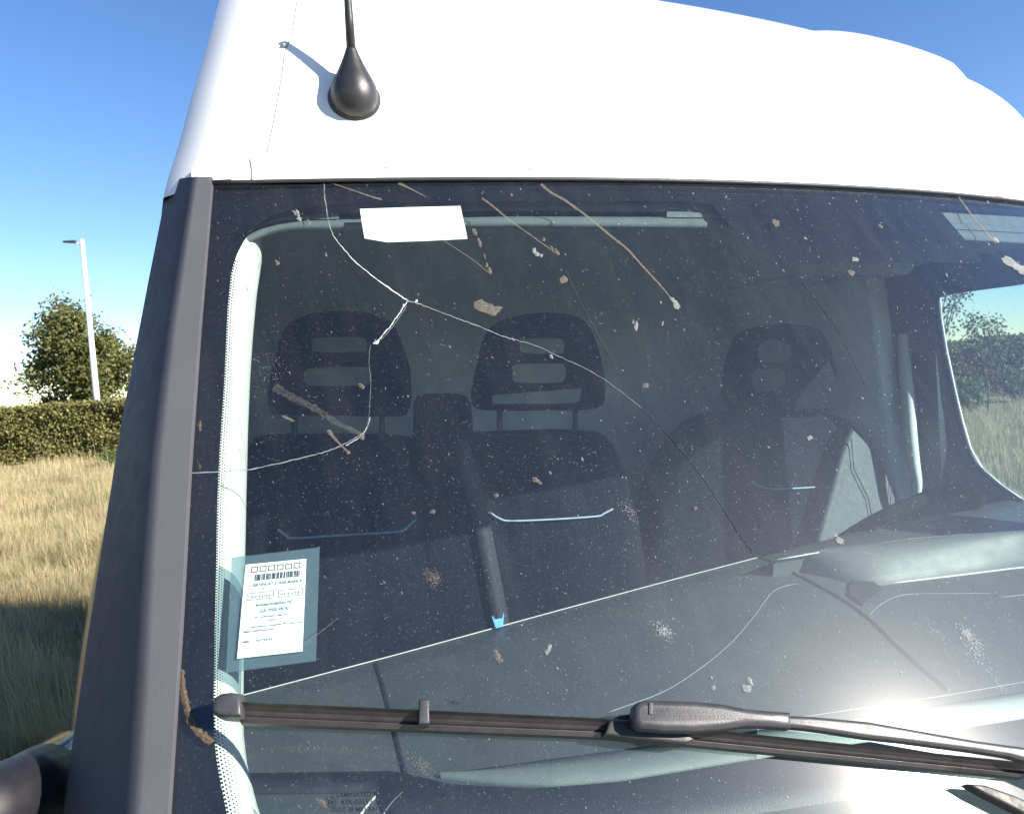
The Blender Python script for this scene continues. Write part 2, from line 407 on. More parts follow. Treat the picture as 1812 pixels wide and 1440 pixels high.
# seams
def roof_line(name, pxs, w, m, off=0.0004):
    pts = []
    for q in smooth_path(pxs, 6):
        h, n = on_roof(q[0], q[1], off)
        if h: pts.append(h)
    if len(pts) > 1: tube(name, pts, w, m, roof, 6)
roof_line('seam', [(526, 4), (517, 60), (506, 90), (500, 130), (490, 190), (480, 240), (473, 270)], 0.0007, M['seam'])
roof_line('seam', [(443, 282), (446, 300), (446, 318)], 0.0008, M['seam'])
hp, hn = on_roof(503, 83, 0.001)
tube('plug', [hp, hp+hn*0.003], [0.0028, 0.002], M['seam'], roof, 8)
for q in ((937, 300), (683, 298)):
    hp, hn = on_roof(*q, 0.0005); tube('speck', [hp, hp+hn*0.0008], 0.0012, M['mud'], roof, 6)
# gutter under the roof's front edge
gp = [G(v, 2.2088, 0.001)+Vector((0, -0.002, 0.002)) for v in np.linspace(-0.83, 0.83, 40)]
tube('seal', gp, 0.0024, M['rubber'], roof, 6)
# sides: door skins with window holes, lower body, back
def on_side(px, py, inset):
    x = 0.85
    for _ in range(12): q = P(px, py, 0, x); x = side(q.z)-inset
    return (q.y, q.z)
WIN = [on_side(*q, 0.068) for q in [(1812, 499), (1735, 509), (1668, 519), (1660, 528), (1663, 565), (1672, 620), (1687, 690), (1700, 745), (1714, 793), (1732, 825), (1765, 855), (1800, 880)]]
WIN = WIN+[(WIN[-1][0]-0.07, WIN[-1][1]-0.03), (-0.17, 1.575), (-0.185, 1.66), (-0.08, 1.88), (0.02, 2.06), (0.06, 2.105)]
for sx in (-1, 1):
    def mp(x, y, z, sx=sx): return Vector((sx*(side(y)-0.038+z), x, y))
    outer = [(0.08, 2.19), (-0.09, 1.99), (-0.22, 1.72), (-0.33, 1.50), (-0.40, 1.20), (-0.42, 0.55), (0.75, 0.55), (0.75, 1.50), (0.75, 2.20)]
    win = WIN
    cu_ = sum(q[0] for q in win)/len(win); cw_ = sum(q[1] for q in win)/len(win)
    winb = [(cu_+(q[0]-cu_)*1.16, cw_+(q[1]-cw_)*1.06) for q in win]
    d = plate('door', [outer, winb], mp, 0.03, 0.004, M['white'], van)
    if sx < 0:
        d['label'] = 'passenger door behind the grained pillar cover'
    def mg(x, y, z, sx=sx): return Vector((sx*(side(y)-0.036+z), x, y))
    plate('window_pane', [winb], mg, 0.004, 0.0005, M['sideglass'], d)
    def mt(x, y, z, sx=sx): return Vector((sx*(side(y)-0.068+z), x, y))
    plate('door_trim', [[(0.02, 2.17), (-0.18, 1.97), (-0.33, 1.70), (-0.42, 1.50), (-0.42, 0.9), (0.40, 0.9), (0.42, 2.17)],
          [(q[0], q[1]) for q in win]], mt, 0.024, 0.006, M['doortrim'], d)
    ring = [mt(q[0], q[1], -0.006) for q in smooth_path(win+[win[0]], 5)]
    tube('window_seal', ring, 0.006, M['rubberm'], d, 8)
    plate('side_panel', [[(0.755, 2.20), (0.755, 1.5), (0.755, 0.45), (UB, 0.45), (UB, 1.5), (UB, 2.20)]], mp, 0.03, 0.004, M['white'], van)
def rect3(name, a, b, c, dd, m, parent=van): return mesh(name, [a, b, c, dd], [(0, 1, 2, 3)], m, parent)
def box(name, lo, hi, m, parent=van, bev=0.0):
    bm = bmesh.new(); bmesh.ops.create_cube(bm, size=1)
    for v in bm.verts: v.co = Vector([lerp(lo[i], hi[i], v.co[i]+0.5) for i in range(3)])
    if bev: bmesh.ops.bevel(bm, geom=bm.edges[:], offset=bev, segments=3, profile=0.6, affect='EDGES')
    me = bpy.data.meshes.new(name); bm.to_mesh(me); bm.free()
    o = link(name, me, m, parent, True); me.set_sharp_from_angle(angle=R(35)); return o
plate('back_panel', [[(-1.0, .45), (1.0, .45), (1.0, 1.5), (.84, 2.21), (-.84, 2.21), (-1.0, 1.5)]], lambda x, y, z: Vector((x, UB-.02-z, y)), .02, .002, M['white'], van)
plate('rear_cap', [[(h_ and -w_, h_) for h_, _, w_ in rows_def]+[(w_, h_) for h_, _, w_ in rows_def[::-1]]], lambda x, y, z: Vector((x, UB-.01-z, y)), .02, .002, M['white'], van)
box('floor_pan', (-0.985, -0.45, 0.40), (0.985, UB-.03, 0.47), M['dashdark'])
# nose: bonnet and front, below the frame
nose = []
for v in np.linspace(-1, 1, 13):
    a = v; h = 0.98; e = abs(a)**4
    pr = [(-0.66, 1.452), (-0.80, 1.40), (-1.00, 1.33), (-1.22, 1.22), (-1.36, 1.05), (-1.42, 0.80), (-1.42, 0.45)]
    nose.append([Vector((a*h, u+0.12*e+(0.02*e), w-0.05*e)) for u, w in pr])
loft('bonnet', nose, M['white'], van)
for sx in (-1, 1):
    mesh('front_wing', [(sx*.98, -.52, 1.40), (sx*.98, -.86, 1.29), (sx*.98, -1.08, 1.17), (sx*.98, -1.28, .75), (sx*.98, -1.28, .45), (sx*.98, -.46, .45), (sx*.985, -.46, 1.45)], [(0, 1, 2, 3, 4, 5, 6)], M['white'], van)
def make_wheel(sx, u):
    rows = [[Vector((sx*x, u+r*math.cos(t), 0.36+r*math.sin(t))) for t in np.linspace(0, 2*math.pi, 28, endpoint=False)] for x, r in ((.75, .2), (.75, .34), (.78, .36), (.94, .36), (.97, .34), (.975, .22))]
    w = loft('wheel', rows, M['tyre'], van, close=True)
    rows = [[Vector((sx*x, u+r*math.cos(t), 0.36+r*math.sin(t))) for t in np.linspace(0, 2*math.pi, 20, endpoint=False)] for x, r in ((.972, .225), (.93, .20), (.90, .10), (.92, .03))]
    loft('rim', rows, M['rim'], w, close=True, caps=True)
for sx in (-1, 1):
    for u in (-0.75, 2.9): make_wheel(sx, u)

# ------------------------------------------------------------------ windscreen
def vedge(w): return 0.836 + (2.21-w)*0.183
NV, NW = 48, 36
wsv, wsf = [], []
for off in (0.0, -0.005):
    for j in range(NW+1):
        w_ = j/NW
        for i in range(NV+1):
            w = lerp(1.46, 2.226 if 5 < i < NV-5 else 2.208, w_)
            wsv.append(G(lerp(-1, 1, i/NV)*vedge(w), w, off))
n1 = (NV+1)*(NW+1)
wsf = grid_faces(NW+1, NV+1) + grid_faces(NW+1, NV+1, n1)
nin = len(wsf)//2
for i in range(NV): wsf += [(i, i+1, n1+i+1, n1+i), (n1-NV-1+i, n1-NV+i, 2*n1-NV+i, 2*n1-NV-1+i)]
for j in range(NW):
    a, b = j*(NV+1), (j+1)*(NV+1); wsf += [(a, b, n1+b, n1+a), (a+NV, b+NV, n1+b+NV, n1+a+NV)]
me = bpy.data.meshes.new('windscreen'); me.from_pydata([tuple(v) for v in wsv], [], wsf); me.update()
me.materials.append(M['dusty']); me.materials.append(M['glass_in'])
for i, p in enumerate(me.polygons): p.material_index = 0 if i < nin else 1; p.use_smooth = i < 2*nin
bm = bmesh.new(); bm.from_mesh(me); bmesh.ops.recalc_face_normals(bm, faces=bm.faces); bm.to_mesh(me); bm.free()
me.set_sharp_from_angle(angle=R(30))
screen = link('windscreen', me, None, van); screen['label'] = 'cracked dusty windscreen'
# black printed border on its inner face
IN = -0.0056
YT = [(300, 333), (376, 328), (500, 322), (900, 316), (1250, 318), (1500, 328), (1812, 345), (2100, 374)]
ytop = lambda x: interp(x, YT)
XB = [(352, 640), (354, 600), (358, 560), (365, 515), (372, 488), (383, 465), (395, 450), (420, 430), (450, 414), (480, 407), (538, 401), (667, 395), (797, 386), (883, 382), (1000, 380), (1120, 377), (1250, 375), (1290, 375), (1340, 380), (1390, 389), (1440, 399), (1500, 416), (1560, 440), (1620, 470)]
XE = [(320, 378), (600, 355), (820, 340), (1100, 325), (1440, 303), (1700, 286)]
xb = lambda y: interp(y, XB)
xe = lambda y: interp(y, XE)
fv, ff = [], []
def add_grid(rows):
    o = len(fv); nc_ = len(rows[0])
    for r_ in rows: fv.extend(r_)
    ff.extend(grid_faces(len(rows), nc_, o))
ys = list(np.arange(352, 400, 4)) + list(np.arange(400, 1621, 20))
add_grid([[W(lerp(xe(y)-14, xb(y), t), y, IN) for t in np.linspace(0, 1, 7)] for y in ys])
YB = [(370, 352), (640, 352), (1000, 350), (1215, 350), (1240, 352), (1262, 356), (1290, 358), (1640, 362), (1680, 366), (1812, 377), (2120, 405)]
add_grid([[W(x, lerp(ytop(x)-16, interp(x, YB), t), IN) for t in np.linspace(0, 1, 4)] for x in np.arange(364, 2110, 12) if W(x, ytop(x)).x < 0.825])
PQ = [(1258, 350), (1655, 352), (1748, 459.5), (1352, 457)]
def pq(s, t):
    a = [lerp(PQ[0][k], PQ[1][k], s) for k in (0, 1)]; b = [lerp(PQ[3][k], PQ[2][k], s) for k in (0, 1)]
    x, y = lerp(a[0], b[0], t), lerp(a[1], b[1], t)
    return x, y
rows = []
for t in np.linspace(0, 1, 12):
    s0 = 0.0 if t < 0.8 else 0.055*(1-math.sqrt(max(0, 1-((t-0.8)/0.2)**2)))
    s1 = 1.0 if t < 0.95 else 1-0.01*((t-0.95)/0.05)
    rows.append([W(*pq(lerp(s0, s1, s), t), IN-0.0003) for s in np.linspace(0, 1, 20)])
add_grid(rows)
# right and lower border, out of the frame
add_grid([[G(lerp(vedge(w)-0.06, vedge(w)-0.002, t), w, IN) for t in (0, .5, 1)] for w in np.linspace(1.47, 2.19, 20)])
add_grid([[G(v, lerp(1.462, 1.53, t), IN) for t in (0, .5, 1)] for v in np.linspace(-0.84, 0.9, 30)])
frit = mesh('frit_border', fv, ff, M['frit'], screen)
# fading dots along the border's edge
dv, dfc = [], []
def disc(lv, lf, x, y, rx, ry, off, n=6):
    o = len(lv)
    for k in range(n):
        a = 2*math.pi*k/n; lv.append(W(x+rx*math.cos(a), y+ry*math.sin(a), off))
    lf.append(tuple(range(o, o+n)))
y = 455.0; rowi = 0
while y < 1460:
    big = 1.0 if y < 1180 else 1.0+0.5*min(1, (y-1180)/180)
    stepx = 4.6*big; stepy = 4.9*big
    ncol = 4 if y < 1180 else 5
    if y < 560: ncol = 2
    for c in range(ncol):
        r_ = (2.05-0.33*c)*big*0.9
        disc(dv, dfc, xb(y)+1.5*big+c*stepx*0.95, y+(stepy/2 if c % 2 else 0), r_, r_, IN)
    y += stepy; rowi += 1
stuff(mesh('frit_dots', dv, dfc, M['frit'], screen))

# cracks
def ribbon(name, pxs, wpx, m, off=0.0007, n=8, parent=None):
    pts = smooth_path(pxs, n); L = len(pts); vs = []
    if name == 'crack': pts = [(q[0]+random.gauss(0, .45), q[1]+random.gauss(0, .45)) for q in pts]
    for i, q in enumerate(pts):
        t = np.array(pts[min(i+1, L-1)])-np.array(pts[max(i-1, 0)]); t /= (np.linalg.norm(t)+1e-9)
        nn = np.array((-t[1], t[0])); f = i/(L-1)
        w_ = wpx if not callable(wpx) else wpx(f)
        w_ *= random.uniform(0.75, 1.2)
        vs += [W(*(np.array(q)+nn*w_/2), off), W(*(np.array(q)-nn*w_/2), off)]
    return mesh(name, vs, [(2*i, 2*i+1, 2*i+3, 2*i+2) for i in range(L-1)], m, parent or screen)
ribbon('crack', [(573, 320), (575, 350), (582, 395), (590, 418)], 1.6, M['crackdim'])
ribbon('crack', [(590, 418), (605, 438), (630, 465), (660, 490), (695, 515), (722, 533)], lambda f: 1.0+1.2*f, M['crack'])
ribbon('crack', [(722, 533), (713, 545), (700, 565), (685, 585), (668, 604)], 1.6, M['crack'])
ribbon('crack', [(719, 543), (708, 560), (692, 582), (674, 602)], 0.9, M['crackdim'])
ribbon('crack', [(722, 534), (740, 538), (790, 557), (840, 575), (890, 596), (915, 603), (955, 615), (985, 630), (1030, 650), (1070, 673), (1100, 695), (1135, 722)], lambda f: 1.6-1.1*f, M['crackdim'])
ribbon('crack', [(1135, 722), (1165, 752), (1200, 790), (1240, 840), (1270, 885), (1305, 940), (1330, 975)], 1.0, M['crackdark'])
ribbon('crack', [(655, 612), (653, 640), (656, 680), (654, 720), (652, 745), (644, 765)], 0.6, M['crackdim'])
ribbon('crack', [(655, 740), (650, 757), (640, 768), (615, 783), (585, 797), (540, 809), (480, 823), (430, 832), (335, 838)], 1.7, M['crackdim'])
ribbon('crack', [(655, 738), (648, 760), (634, 776), (612, 789)], 1.0, M['crack'])
ribbon('crack', [(1000, 480), (1040, 560), (1090, 650), (1130, 700)], 1.0, M['crackdark'])
ribbon('crack', [(1420, 500), (1480, 580), (1530, 680)], 1.0, M['crackdark'])
def blob_data(lv, lf, x, y, rx, ry, ang, off=0.0009, n=14, jag=0.3):
    o = len(lv); c, s = math.cos(ang), math.sin(ang)
    for k in range(n):
        a = 2*math.pi*k/n; f = 1+random.uniform(-jag, jag)
        dx, dy = rx*math.cos(a)*f, ry*math.sin(a)*f
        lv.append(W(x+dx*c-dy*s, y+dx*s+dy*c, off))
    lv.append(W(x, y, off+0.0009))
    for k in range(n): lf.append((o+k, o+(k+1) % n, o+n))
def impact(x, y, r):
    vs, fs = [], []
    blob_data(vs, fs, x, y, r, r, 0, 0.0012, 12, 0.5)
    return mesh('crack_chip', vs, fs, M['crack'], screen)
impact(666, 607, 4.6); impact(736, 534, 2.6); impact(714, 541, 1.7)

# insects and dirt
def splat(parts, m='splat'):
    vs, fs = [], []
    for (x, y, rx, ry, a) in parts: blob_data(vs, fs, x, y, rx, ry, R(a))
    return mesh('insect_splat', vs, fs, M[m], screen)
splat([(852, 541, 13, 10, 20), (866, 548, 11, 9, 10), (879, 549, 8, 6, -20), (872, 556, 7, 4, 0)])
splat([(998, 495, 7, 6, 0), (994, 500, 4, 3, 0)])
splat([(866, 480, 4, 7, -15), (861, 470, 2.5, 4, 0), (857, 455, 2, 5, -10), (848, 430, 3, 8, -20), (840, 412, 4, 8, -25)])
splat([(985, 447, 3, 7, -35), (976, 440, 2, 5, -30), (962, 425, 3, 3, 0)])
splat([(950, 450, 6, 4, 30), (945, 444, 3, 5, 10), (958, 453, 3, 3, 0)], 'splatw')
splat([(527, 380, 3, 9, -10), (529, 388, 5, 4, 30), (521, 378, 2, 5, -30)], 'splatw')
splat([(546, 394, 3, 6, -30)])
splat([(491, 467, 4, 4, 0), (488, 463, 2, 2, 0)])
splat([(1196, 540, 5, 9, -35), (1190, 531, 3, 5, -35)], 'splatw')
splat([(1373, 396, 7, 5, 40), (1369, 392, 3, 4, 0)]); splat([(1513, 460, 6, 4, 10)], 'splatw'); splat([(1506, 484, 7, 4, 25)])
splat([(1558, 402, 5, 3, 40)]); splat([(1790, 466, 22, 6, 25), (1804, 476, 12, 7, 30)], 'splatw'); splat([(1762, 425, 7, 3, 40)], 'splatw'); splat([(1770, 351, 12, 3.5, 30)])
ribbon('insect_splat', [(485, 685), (520, 705), (560, 725), (590, 745), (620, 760), (645, 772)], lambda f: 15-8*f, M['smear'], 0.0008)
ribbon('insect_splat', [(580, 762), (592, 776), (603, 788), (618, 802)], lambda f: 7-9*abs(f-.15) if f < .6 else 4, M['splat'], 0.0008)
splat([(639, 774, 6, 5, 20), (584, 766, 6, 4, 45), (616, 801, 4, 3, 40)])
ribbon('insect_splat', [(957, 327), (975, 342), (1000, 356), (1040, 385), (1080, 418), (1110, 442), (1135, 470), (1160, 497), (1180, 520), (1195, 541)], lambda f: 5-2.5*f, M['splat'], 0.0008)
ribbon('insect_splat', [(853, 352), (872, 366), (905, 393), (940, 418), (985, 450)], lambda f: 3.2 if f < .5 else 2.2, M['splat'], 0.0008)
ribbon('insect_splat', [(705, 325), (720, 332), (755, 350)], lambda f: 6-5*f, M['splat'], 0.0008)
ribbon('insect_splat', [(775, 420), (810, 443), (840, 463), (862, 482)], 1.5, M['splat'], 0.0008)
ribbon('insect_splat', [(580, 323), (625, 338), (660, 350), (676, 354)], lambda f: 1.2+2.5*f, M['splat'], 0.0008)
ribbon('insect_splat', [(1694, 347), (1715, 376), (1745, 412), (1762, 432)], 2.6, M['splat'], 0.0008)
ribbon('insect_splat', [(500, 737), (512, 742), (520, 746)], 4, M['splat'], 0.0008)
ribbon('insect_splat', [(535, 1140), (565, 1120), (598, 1094)], 1.2, M['splat'], 0.0008)
splat([(880, 1160, 5, 9, -25), (885, 1168, 6, 4, 0), (876, 1152, 4, 3, 0)])
splat([(970, 1150, 5, 8, 20), (973, 1143, 4, 3, 0)], 'splatw'); splat([(948, 850, 7, 4, 25), (955, 855, 4, 3, 20)]); splat([(878, 877, 5, 4, 0)]); splat([(766, 906, 5, 4, 0)]); splat([(731, 908, 4, 3, 0)])
splat([(640, 684, 7, 4, 40)]); splat([(975, 632, 3, 5, -35)], 'splatw'); splat([(1125, 578, 3, 9, 10), (1120, 570, 2, 4, 0)], 'splatw'); splat([(1172, 573, 2, 4, 10)], 'splatw')
splat([(1142, 683, 6, 5, 0)]); splat([(1230, 900, 3, 4, 0)]); splat([(410, 830, 6, 3, -20)], 'mud'); splat([(395, 862, 3, 6, -10)], 'mud')
splat([(1485, 957, 8, 5, 40), (1478, 948, 4, 3, 0)], 'splatw'); splat([(1432, 775, 5, 4, -20)], 'splatw'); splat([(1320, 1218, 8, 7, 0), (1326, 1205, 4, 8, -30)], 'splatw')
splat([(1262, 1216, 4, 4, 0)], 'splatw'); splat([(1258, 1200, 3, 3, 0)], 'splatw'); splat([(570, 1420, 12, 6, 40)], 'mud')
splat([(354, 752, 3.5, 7, 0), (354, 760, 3, 4, 0)], 'mud'); splat([(353, 826, 3, 5, 0)], 'mud')
# sprays of small drops
def spray(x, y, rx, ry, n, ang, m, rr_=(0.5, 1.6)):
    vs, fs = [], []; c, s = math.cos(R(ang)), math.sin(R(ang))
    for _ in range(int(n*1.6)):
        a, b = random.gauss(0, rx), random.gauss(0, ry)
        r_ = random.uniform(*rr_)*0.62; disc(vs, fs, x+a*c-b*s, y+a*s+b*c, r_*random.uniform(.6, 1.5), r_, 0.0008, 6)
    return stuff(mesh('dirt_spray', vs, fs, M['speck' if m == 'splatw' else m], screen))
spray(766, 1022, 9, 7, 160, 40, 'splat'); spray(1112, 905, 14, 6, 60, 50, 'splatw'); spray(1175, 1116, 10, 6, 130, 40, 'splatw', (.6, 2))
spray(1722, 1140, 22, 8, 150, 60, 'splatw', (.8, 2.4)); spray(1660, 1125, 18, 5, 45, 45, 'splatw', (.6, 1.8)); spray(750, 1355, 12, 6, 140, 40, 'splat'); spray(1765, 1210, 20, 4, 50, 60, 'splatw', (.6, 1.8))
spray(478, 655, 14, 26, 90, 10, 'splatw', (.4, 1.3)); spray(600, 1360, 60, 10, 60, 0, 'splat', (.3, .9)); spray(590, 1328, 100, 4, 220, 2, 'splat', (.4, 1.0))
spray(1710, 1120, 5, 3, 60, 40, 'splatw', (1, 3)); spray(1550, 1130, 40, 30, 60, 40, 'splatw', (.5, 1.4)); spray(450, 1160, 8, 3, 14, 30, 'splat', (.5, 1.5)); spray(1120, 1020, 120, 60, 120, 30, 'splatw', (.3, .9))
# dirt streak on the left border
vs, fs = [], []
pth = smooth_path([(323, 1188), (325, 1220), (332, 1255), (343, 1285), (358, 1300), (374, 1312)], 8)
for i, q in enumerate(pth):
    f = i/len(pth); blob_data(vs, fs, q[0]+random.gauss(0, 1), q[1], 4.5+5*math.sin(math.pi*f)+random.uniform(-1, 1), 5+2*f, R(60), 0.0008, 10, 0.4)
mesh('dirt_streak', vs, fs, M['mud'], screen)
# fine specks all over
vs, fs = [], []
for _ in range(9000):
    x = random.uniform(380, 1812); y = random.uniform(325, 1436)
    dens = 0.35 + 0.45*(x-380)/1430 + 0.25*(y-325)/1100
    if random.random() > dens: continue
    r_ = 0.28+abs(random.gauss(0, 0.27))
    if random.random() < 0.03: r_ *= 2.2
    a = random.uniform(0.6, 1.3)
    o = len(vs); st = random.choice((1, 1, 1.6, 2.6))
    for k in range(6):
        t = 2*math.pi*k/6; dx, dy = r_*st*math.cos(t)*random.uniform(.7, 1.3), r_*math.sin(t)*random.uniform(.7, 1.3)
        vs.append(W(x+dx*math.cos(a)-dy*math.sin(a), y+dx*math.sin(a)+dy*math.cos(a), 0.0007))
    fs.append(tuple(range(o, o+6)))
stuff(mesh('dust_specks', vs, fs, M['speck'], screen))
vs, fs = [], []
for _ in range(1500):
    x = 1812-abs(random.gauss(0, 420)); y = 1340-abs(random.gauss(0, 260)); r_ = 0.3+abs(random.gauss(0, .3))
    if x < 900: continue
    disc(vs, fs, x, y, r_*random.uniform(.8, 2), r_, 0.0007, 5)
stuff(mesh('dust_specks', vs, fs, M['speck'], screen))
# glass maker's mark, lower left
def glass_text(items, m, name='etched_mark'):
    vs, fs = [], []
    for body, x, y, hpx, ang in items:
        tv, tf = text_data(body, 1.0); o = len(vs); c, s = math.cos(R(ang)), math.sin(R(ang))
        k = hpx/0.70
        for v in tv: vs.append(W(x+(v.x*c+v.y*s)*k, y+(v.x*s-v.y*c)*k, IN))
        fs += [tuple(i+o for i in f) for f in tf]
    return vs, fs
tv, tf = glass_text([('IVECO', 588, 1382, 15, -1), ('II', 582, 1408, 6, -1), ('LAMINATED ITN', 594, 1408, 8, -1), ('43R-00133', 602, 1421, 9, -1), ('DOT-28 M53 AS1', 588, 1434, 7.5, -1), ('E4', 578, 1421, 8, -1)], M['print'])
for k in range(24):
    o = len(tv); a0, a1 = 2*math.pi*k/24, 2*math.pi*(k+1)/24
    for a, r_ in ((a0, 8.5), (a1, 8.5), (a1, 9.8), (a0, 9.8)): tv.append(W(584+r_*math.cos(a), 1417+r_*math.sin(a), IN))
    tf.append((o, o+1, o+2, o+3))
mesh('etched_mark', tv, tf, M['print'], screen)

# ------------------------------------------------------------------ pillar covers outside, pillar trim inside
XM = [(320, 350), (400, 338), (600, 308), (820, 283), (1000, 271), (1200, 262), (1440, 248), (1700, 232)]     # crease
XL = [(320, 298), (500, 262), (740, 216), (930, 186), (1130, 155), (1330, 126), (1440, 112), (1700, 80)]      # outline
for sx in (-1, 1):
    rows = []
    for y in list(np.arange(321, 421, 10))+list(np.arange(440, 1701, 30)):
        k = min(1.0, (y-321)/60.0)
        p0 = W(xe(y), y, 0.006); p00 = W(xe(y)+1, y, 0.0005)
        p1 = W(interp(y, XM), y, 0.006)
        pl = P(interp(y, XL), y, 1, p1.y+0.115)
        pb = pl+Vector((0.012, 0.05, 0)); 
        rw = [p00, p00+(p0-p00)*0.6, p0+(p1-p0)*0.03, p0+(p1-p0)*0.3, p0+(p1-p0)*0.62]
        for t in np.linspace(0.0, 1, 12):       # round over the crease
            a = p0+(p1-p0)*0.86; c = pl; b = p1+(p1-p0)*0.18+Vector((-0.004, -0.004, 0))
            rw.append(a*(1-t)**2+b*2*t*(1-t)+c*t*t)
        rw += [pl+Vector((0.002, 0.025, 0)), pb]
        rows.append([Vector((-sx*p.x if sx > 0 else p.x, p.y, p.z)) for p in rw])
    top = [p+Vector((0, 0.01, 0.004)) for p in rows[0]]
    cp = loft('pillar_cover', [[lerp(p, rows[0][-1], 0.9) for p in rows[0]]]+rows, M['cover'], van)
    cp.data.set_sharp_from_angle(angle=R(50))
# inner trim
XR = [(402, 425), (406, 447), (414, 459), (426, 464), (450, 465), (485, 460), (526, 454), (591, 448), (663, 443), (760, 439), (839, 437), (978, 434), (1099, 432), (1228, 431), (1297, 431), (1357, 438), (1424, 455), (1500, 480), (1600, 510)]
for sx in (-1, 1):
    rows = []
    for y in list(np.arange(402, 500, 7))+list(np.arange(500, 1601, 25)):
        a = WD(xe(y)+6, y, -0.012); c = WD(interp(y, XR), y, -0.085); m_ = WD(lerp(xe(y), interp(y, XR), 0.72), y, -0.030)
        r_ = []
        for t in np.linspace(0, 1, 9): r_.append(a*(1-t)**2+(m_*2-(a+c)*0.5)*2*t*(1-t)+c*t*t)
        r_.append(c+Vector((-0.02, 0.06, 0))); r_.append(c+Vector((-0.06, 0.14, 0)))
        rows.append([Vector((-p.x if sx > 0 else p.x, p.y, p.z)) for p in r_])
    loft('pillar_trim', rows, M['trim'], van)
# panel beside the pillar cover that carries the mirror, and the mirror's arm
rows = []
for y in np.arange(925, 1500, 25):
    xl = interp(y, XL); bul = 10*math.sin(math.pi*min(1, max(0, (y-925)/600)))**0.6+0.5
    a = P(xl+8, y, 1, -0.15); rows.append([P(xl+6, y, 1, -0.135), P(xl+1-bul*0.75, y, 1, -0.115), P(xl-bul, y, 1, -0.06), P(xl-bul*0.95, y, 1, 0.05), P(xl+4, y, 1, 0.07)])
loft('mirror_base', rows, M['gloss'], van)
mb = tube('mirror_arm', [P(175, 1352, 1, -.06), P(120, 1366, 1, -.13), P(84, 1383, 1, -.19), P(40, 1404, 1, -.24), P(-20, 1432, 1, -.28), P(-110, 1472, 1, -.30)], [.042, .038, .033, .030, .029, .030], M['gloss'], van, 20)
tube('mirror_sleeve', [P(79, 1385, 1, -.196), P(74, 1388, 1, -.20), P(40, 1404, 1, -.241), P(-20, 1432, 1, -.281), P(-112, 1473, 1, -.301)], [.0325, .0340, .0315, .0310, .0320], M['sleeve'], mb, 20)
box('mirror_head', (-1.50, -.20, 1.22), (-1.24, -.02, 1.66), M['cover'], van, 0.05)

# ------------------------------------------------------------------ antenna
ap, an = on_roof(627, 176)
AX = (vray(617, 20)*0+Vector((-0.035, -0.17, 1.0))).normalized()
def lathe(name, o, ax, prof, m, parent, seg=24):
    s_ = ax.orthogonal().normalized(); t_ = ax.cross(s_)
    rows = [[o+ax*h+(s_*math.cos(2*math.pi*k/seg)+t_*math.sin(2*math.pi*k/seg))*r for k in range(seg)] for h, r in prof]
    return loft(name, rows, m, parent, close=True, caps=True)
ant = lathe('antenna', ap+an*0.004-AX*0.004, AX, [(-.022, .010), (-.020, .017), (-.012, .0245), (-.003, .0275), (.006, .028), (.015, .0265), (.024, .0225), (.033, .0175), (.042, .0128), (.050, .0090), (.056, .0066), (.058, .0058)], M['antenna'], van)
lathe('foot', ap-an*0.001, an, [(0.0, .031), (.003, .031), (.006, .0295), (.008, .027)], M['rubber'], ant)
mo = ap+an*0.004-AX*0.004
tube('mast', [mo+AX*.055, mo+AX*.09, mo+AX*.11, mo+AX*.136], [.0056, .0050, .0044, .0040], M['antenna'], ant, 12)

# ------------------------------------------------------------------ wiper
wip = bpy.data.objects.new('wiper', None); COL.objects.link(wip); wip.parent = van
def blade_sweep(name, lo, hi, prof, m, parent, n=24):
    """lo, hi: pixel paths of the blade's lower and upper edge; prof: (across 0..1, height off the glass)"""
    rows = []
    for i in range(n):
        f = i/(n-1); a = np.array(lo[0])*(1-f)+np.array(lo[1])*f; b = np.array(hi[0])*(1-f)+np.array(hi[1])*f
        rows.append([W(*(a*(1-s)+b*s), h) for s, h in prof])
    return loft(name, rows, m, parent, close=True, caps=True, smooth=False)
blade_sweep('blade', [(430, 1284), (1110, 1311)], [(430, 1252), (1110, 1284)], [(0.0, .001), (0.02, .010), (0.27, .013), (0.29, .010), (0.36, .010), (0.45, .0115), (0.65, .0135), (0.85, .018), (0.97, .023), (1.0, .022), (0.9, .012), (0.5, .004)], M['blade'], wip)
blade_sweep('blade', [(1100, 1311), (1800, 1380)], [(1100, 1286), (1800, 1360)], [(0.0, .001), (0.02, .010), (0.27, .013), (0.29, .010), (0.36, .010), (0.45, .0115), (0.65, .0135), (0.85, .018), (0.97, .023), (1.0, .022), (0.9, .012), (0.5, .004)], M['blade'], wip)
on_glass_plate('end_cap', [(387, 1262), (390, 1246), (402, 1238), (420, 1236), (439, 1239), (439, 1279), (420, 1279), (400, 1277), (389, 1272)], .001, .024, .004, M['wiper'], wip)
on_glass_plate('clip', [(740, 1250), (757, 1250), (758, 1292), (739, 1292)], .002, .0255, .0015, M['wiper'], wip)
on_glass_plate('connector', [(1058, 1309), (1066, 1285), (1085, 1274), (1120, 1270), (1170, 1292), (1215, 1316), (1200, 1324), (1120, 1316)], .001, .020, .002, M['rubber'], wip)
on_glass_plate('arm_head', [(1098, 1283), (1101, 1266), (1110, 1258), (1122, 1256), (1200, 1258), (1245, 1262), (1290, 1271), (1330, 1275), (1364, 1278), (1364, 1306), (1325, 1302), (1290, 1301), (1250, 1306), (1200, 1310), (1150, 1309), (1112, 1306), (1101, 1298)], .020, .036, .005, M['wiper'], wip)
on_glass_plate('button', [(1123, 1262), (1130, 1262), (1130, 1282), (1123, 1282)], .0355, .0368, .0003, M['rubber'], wip)
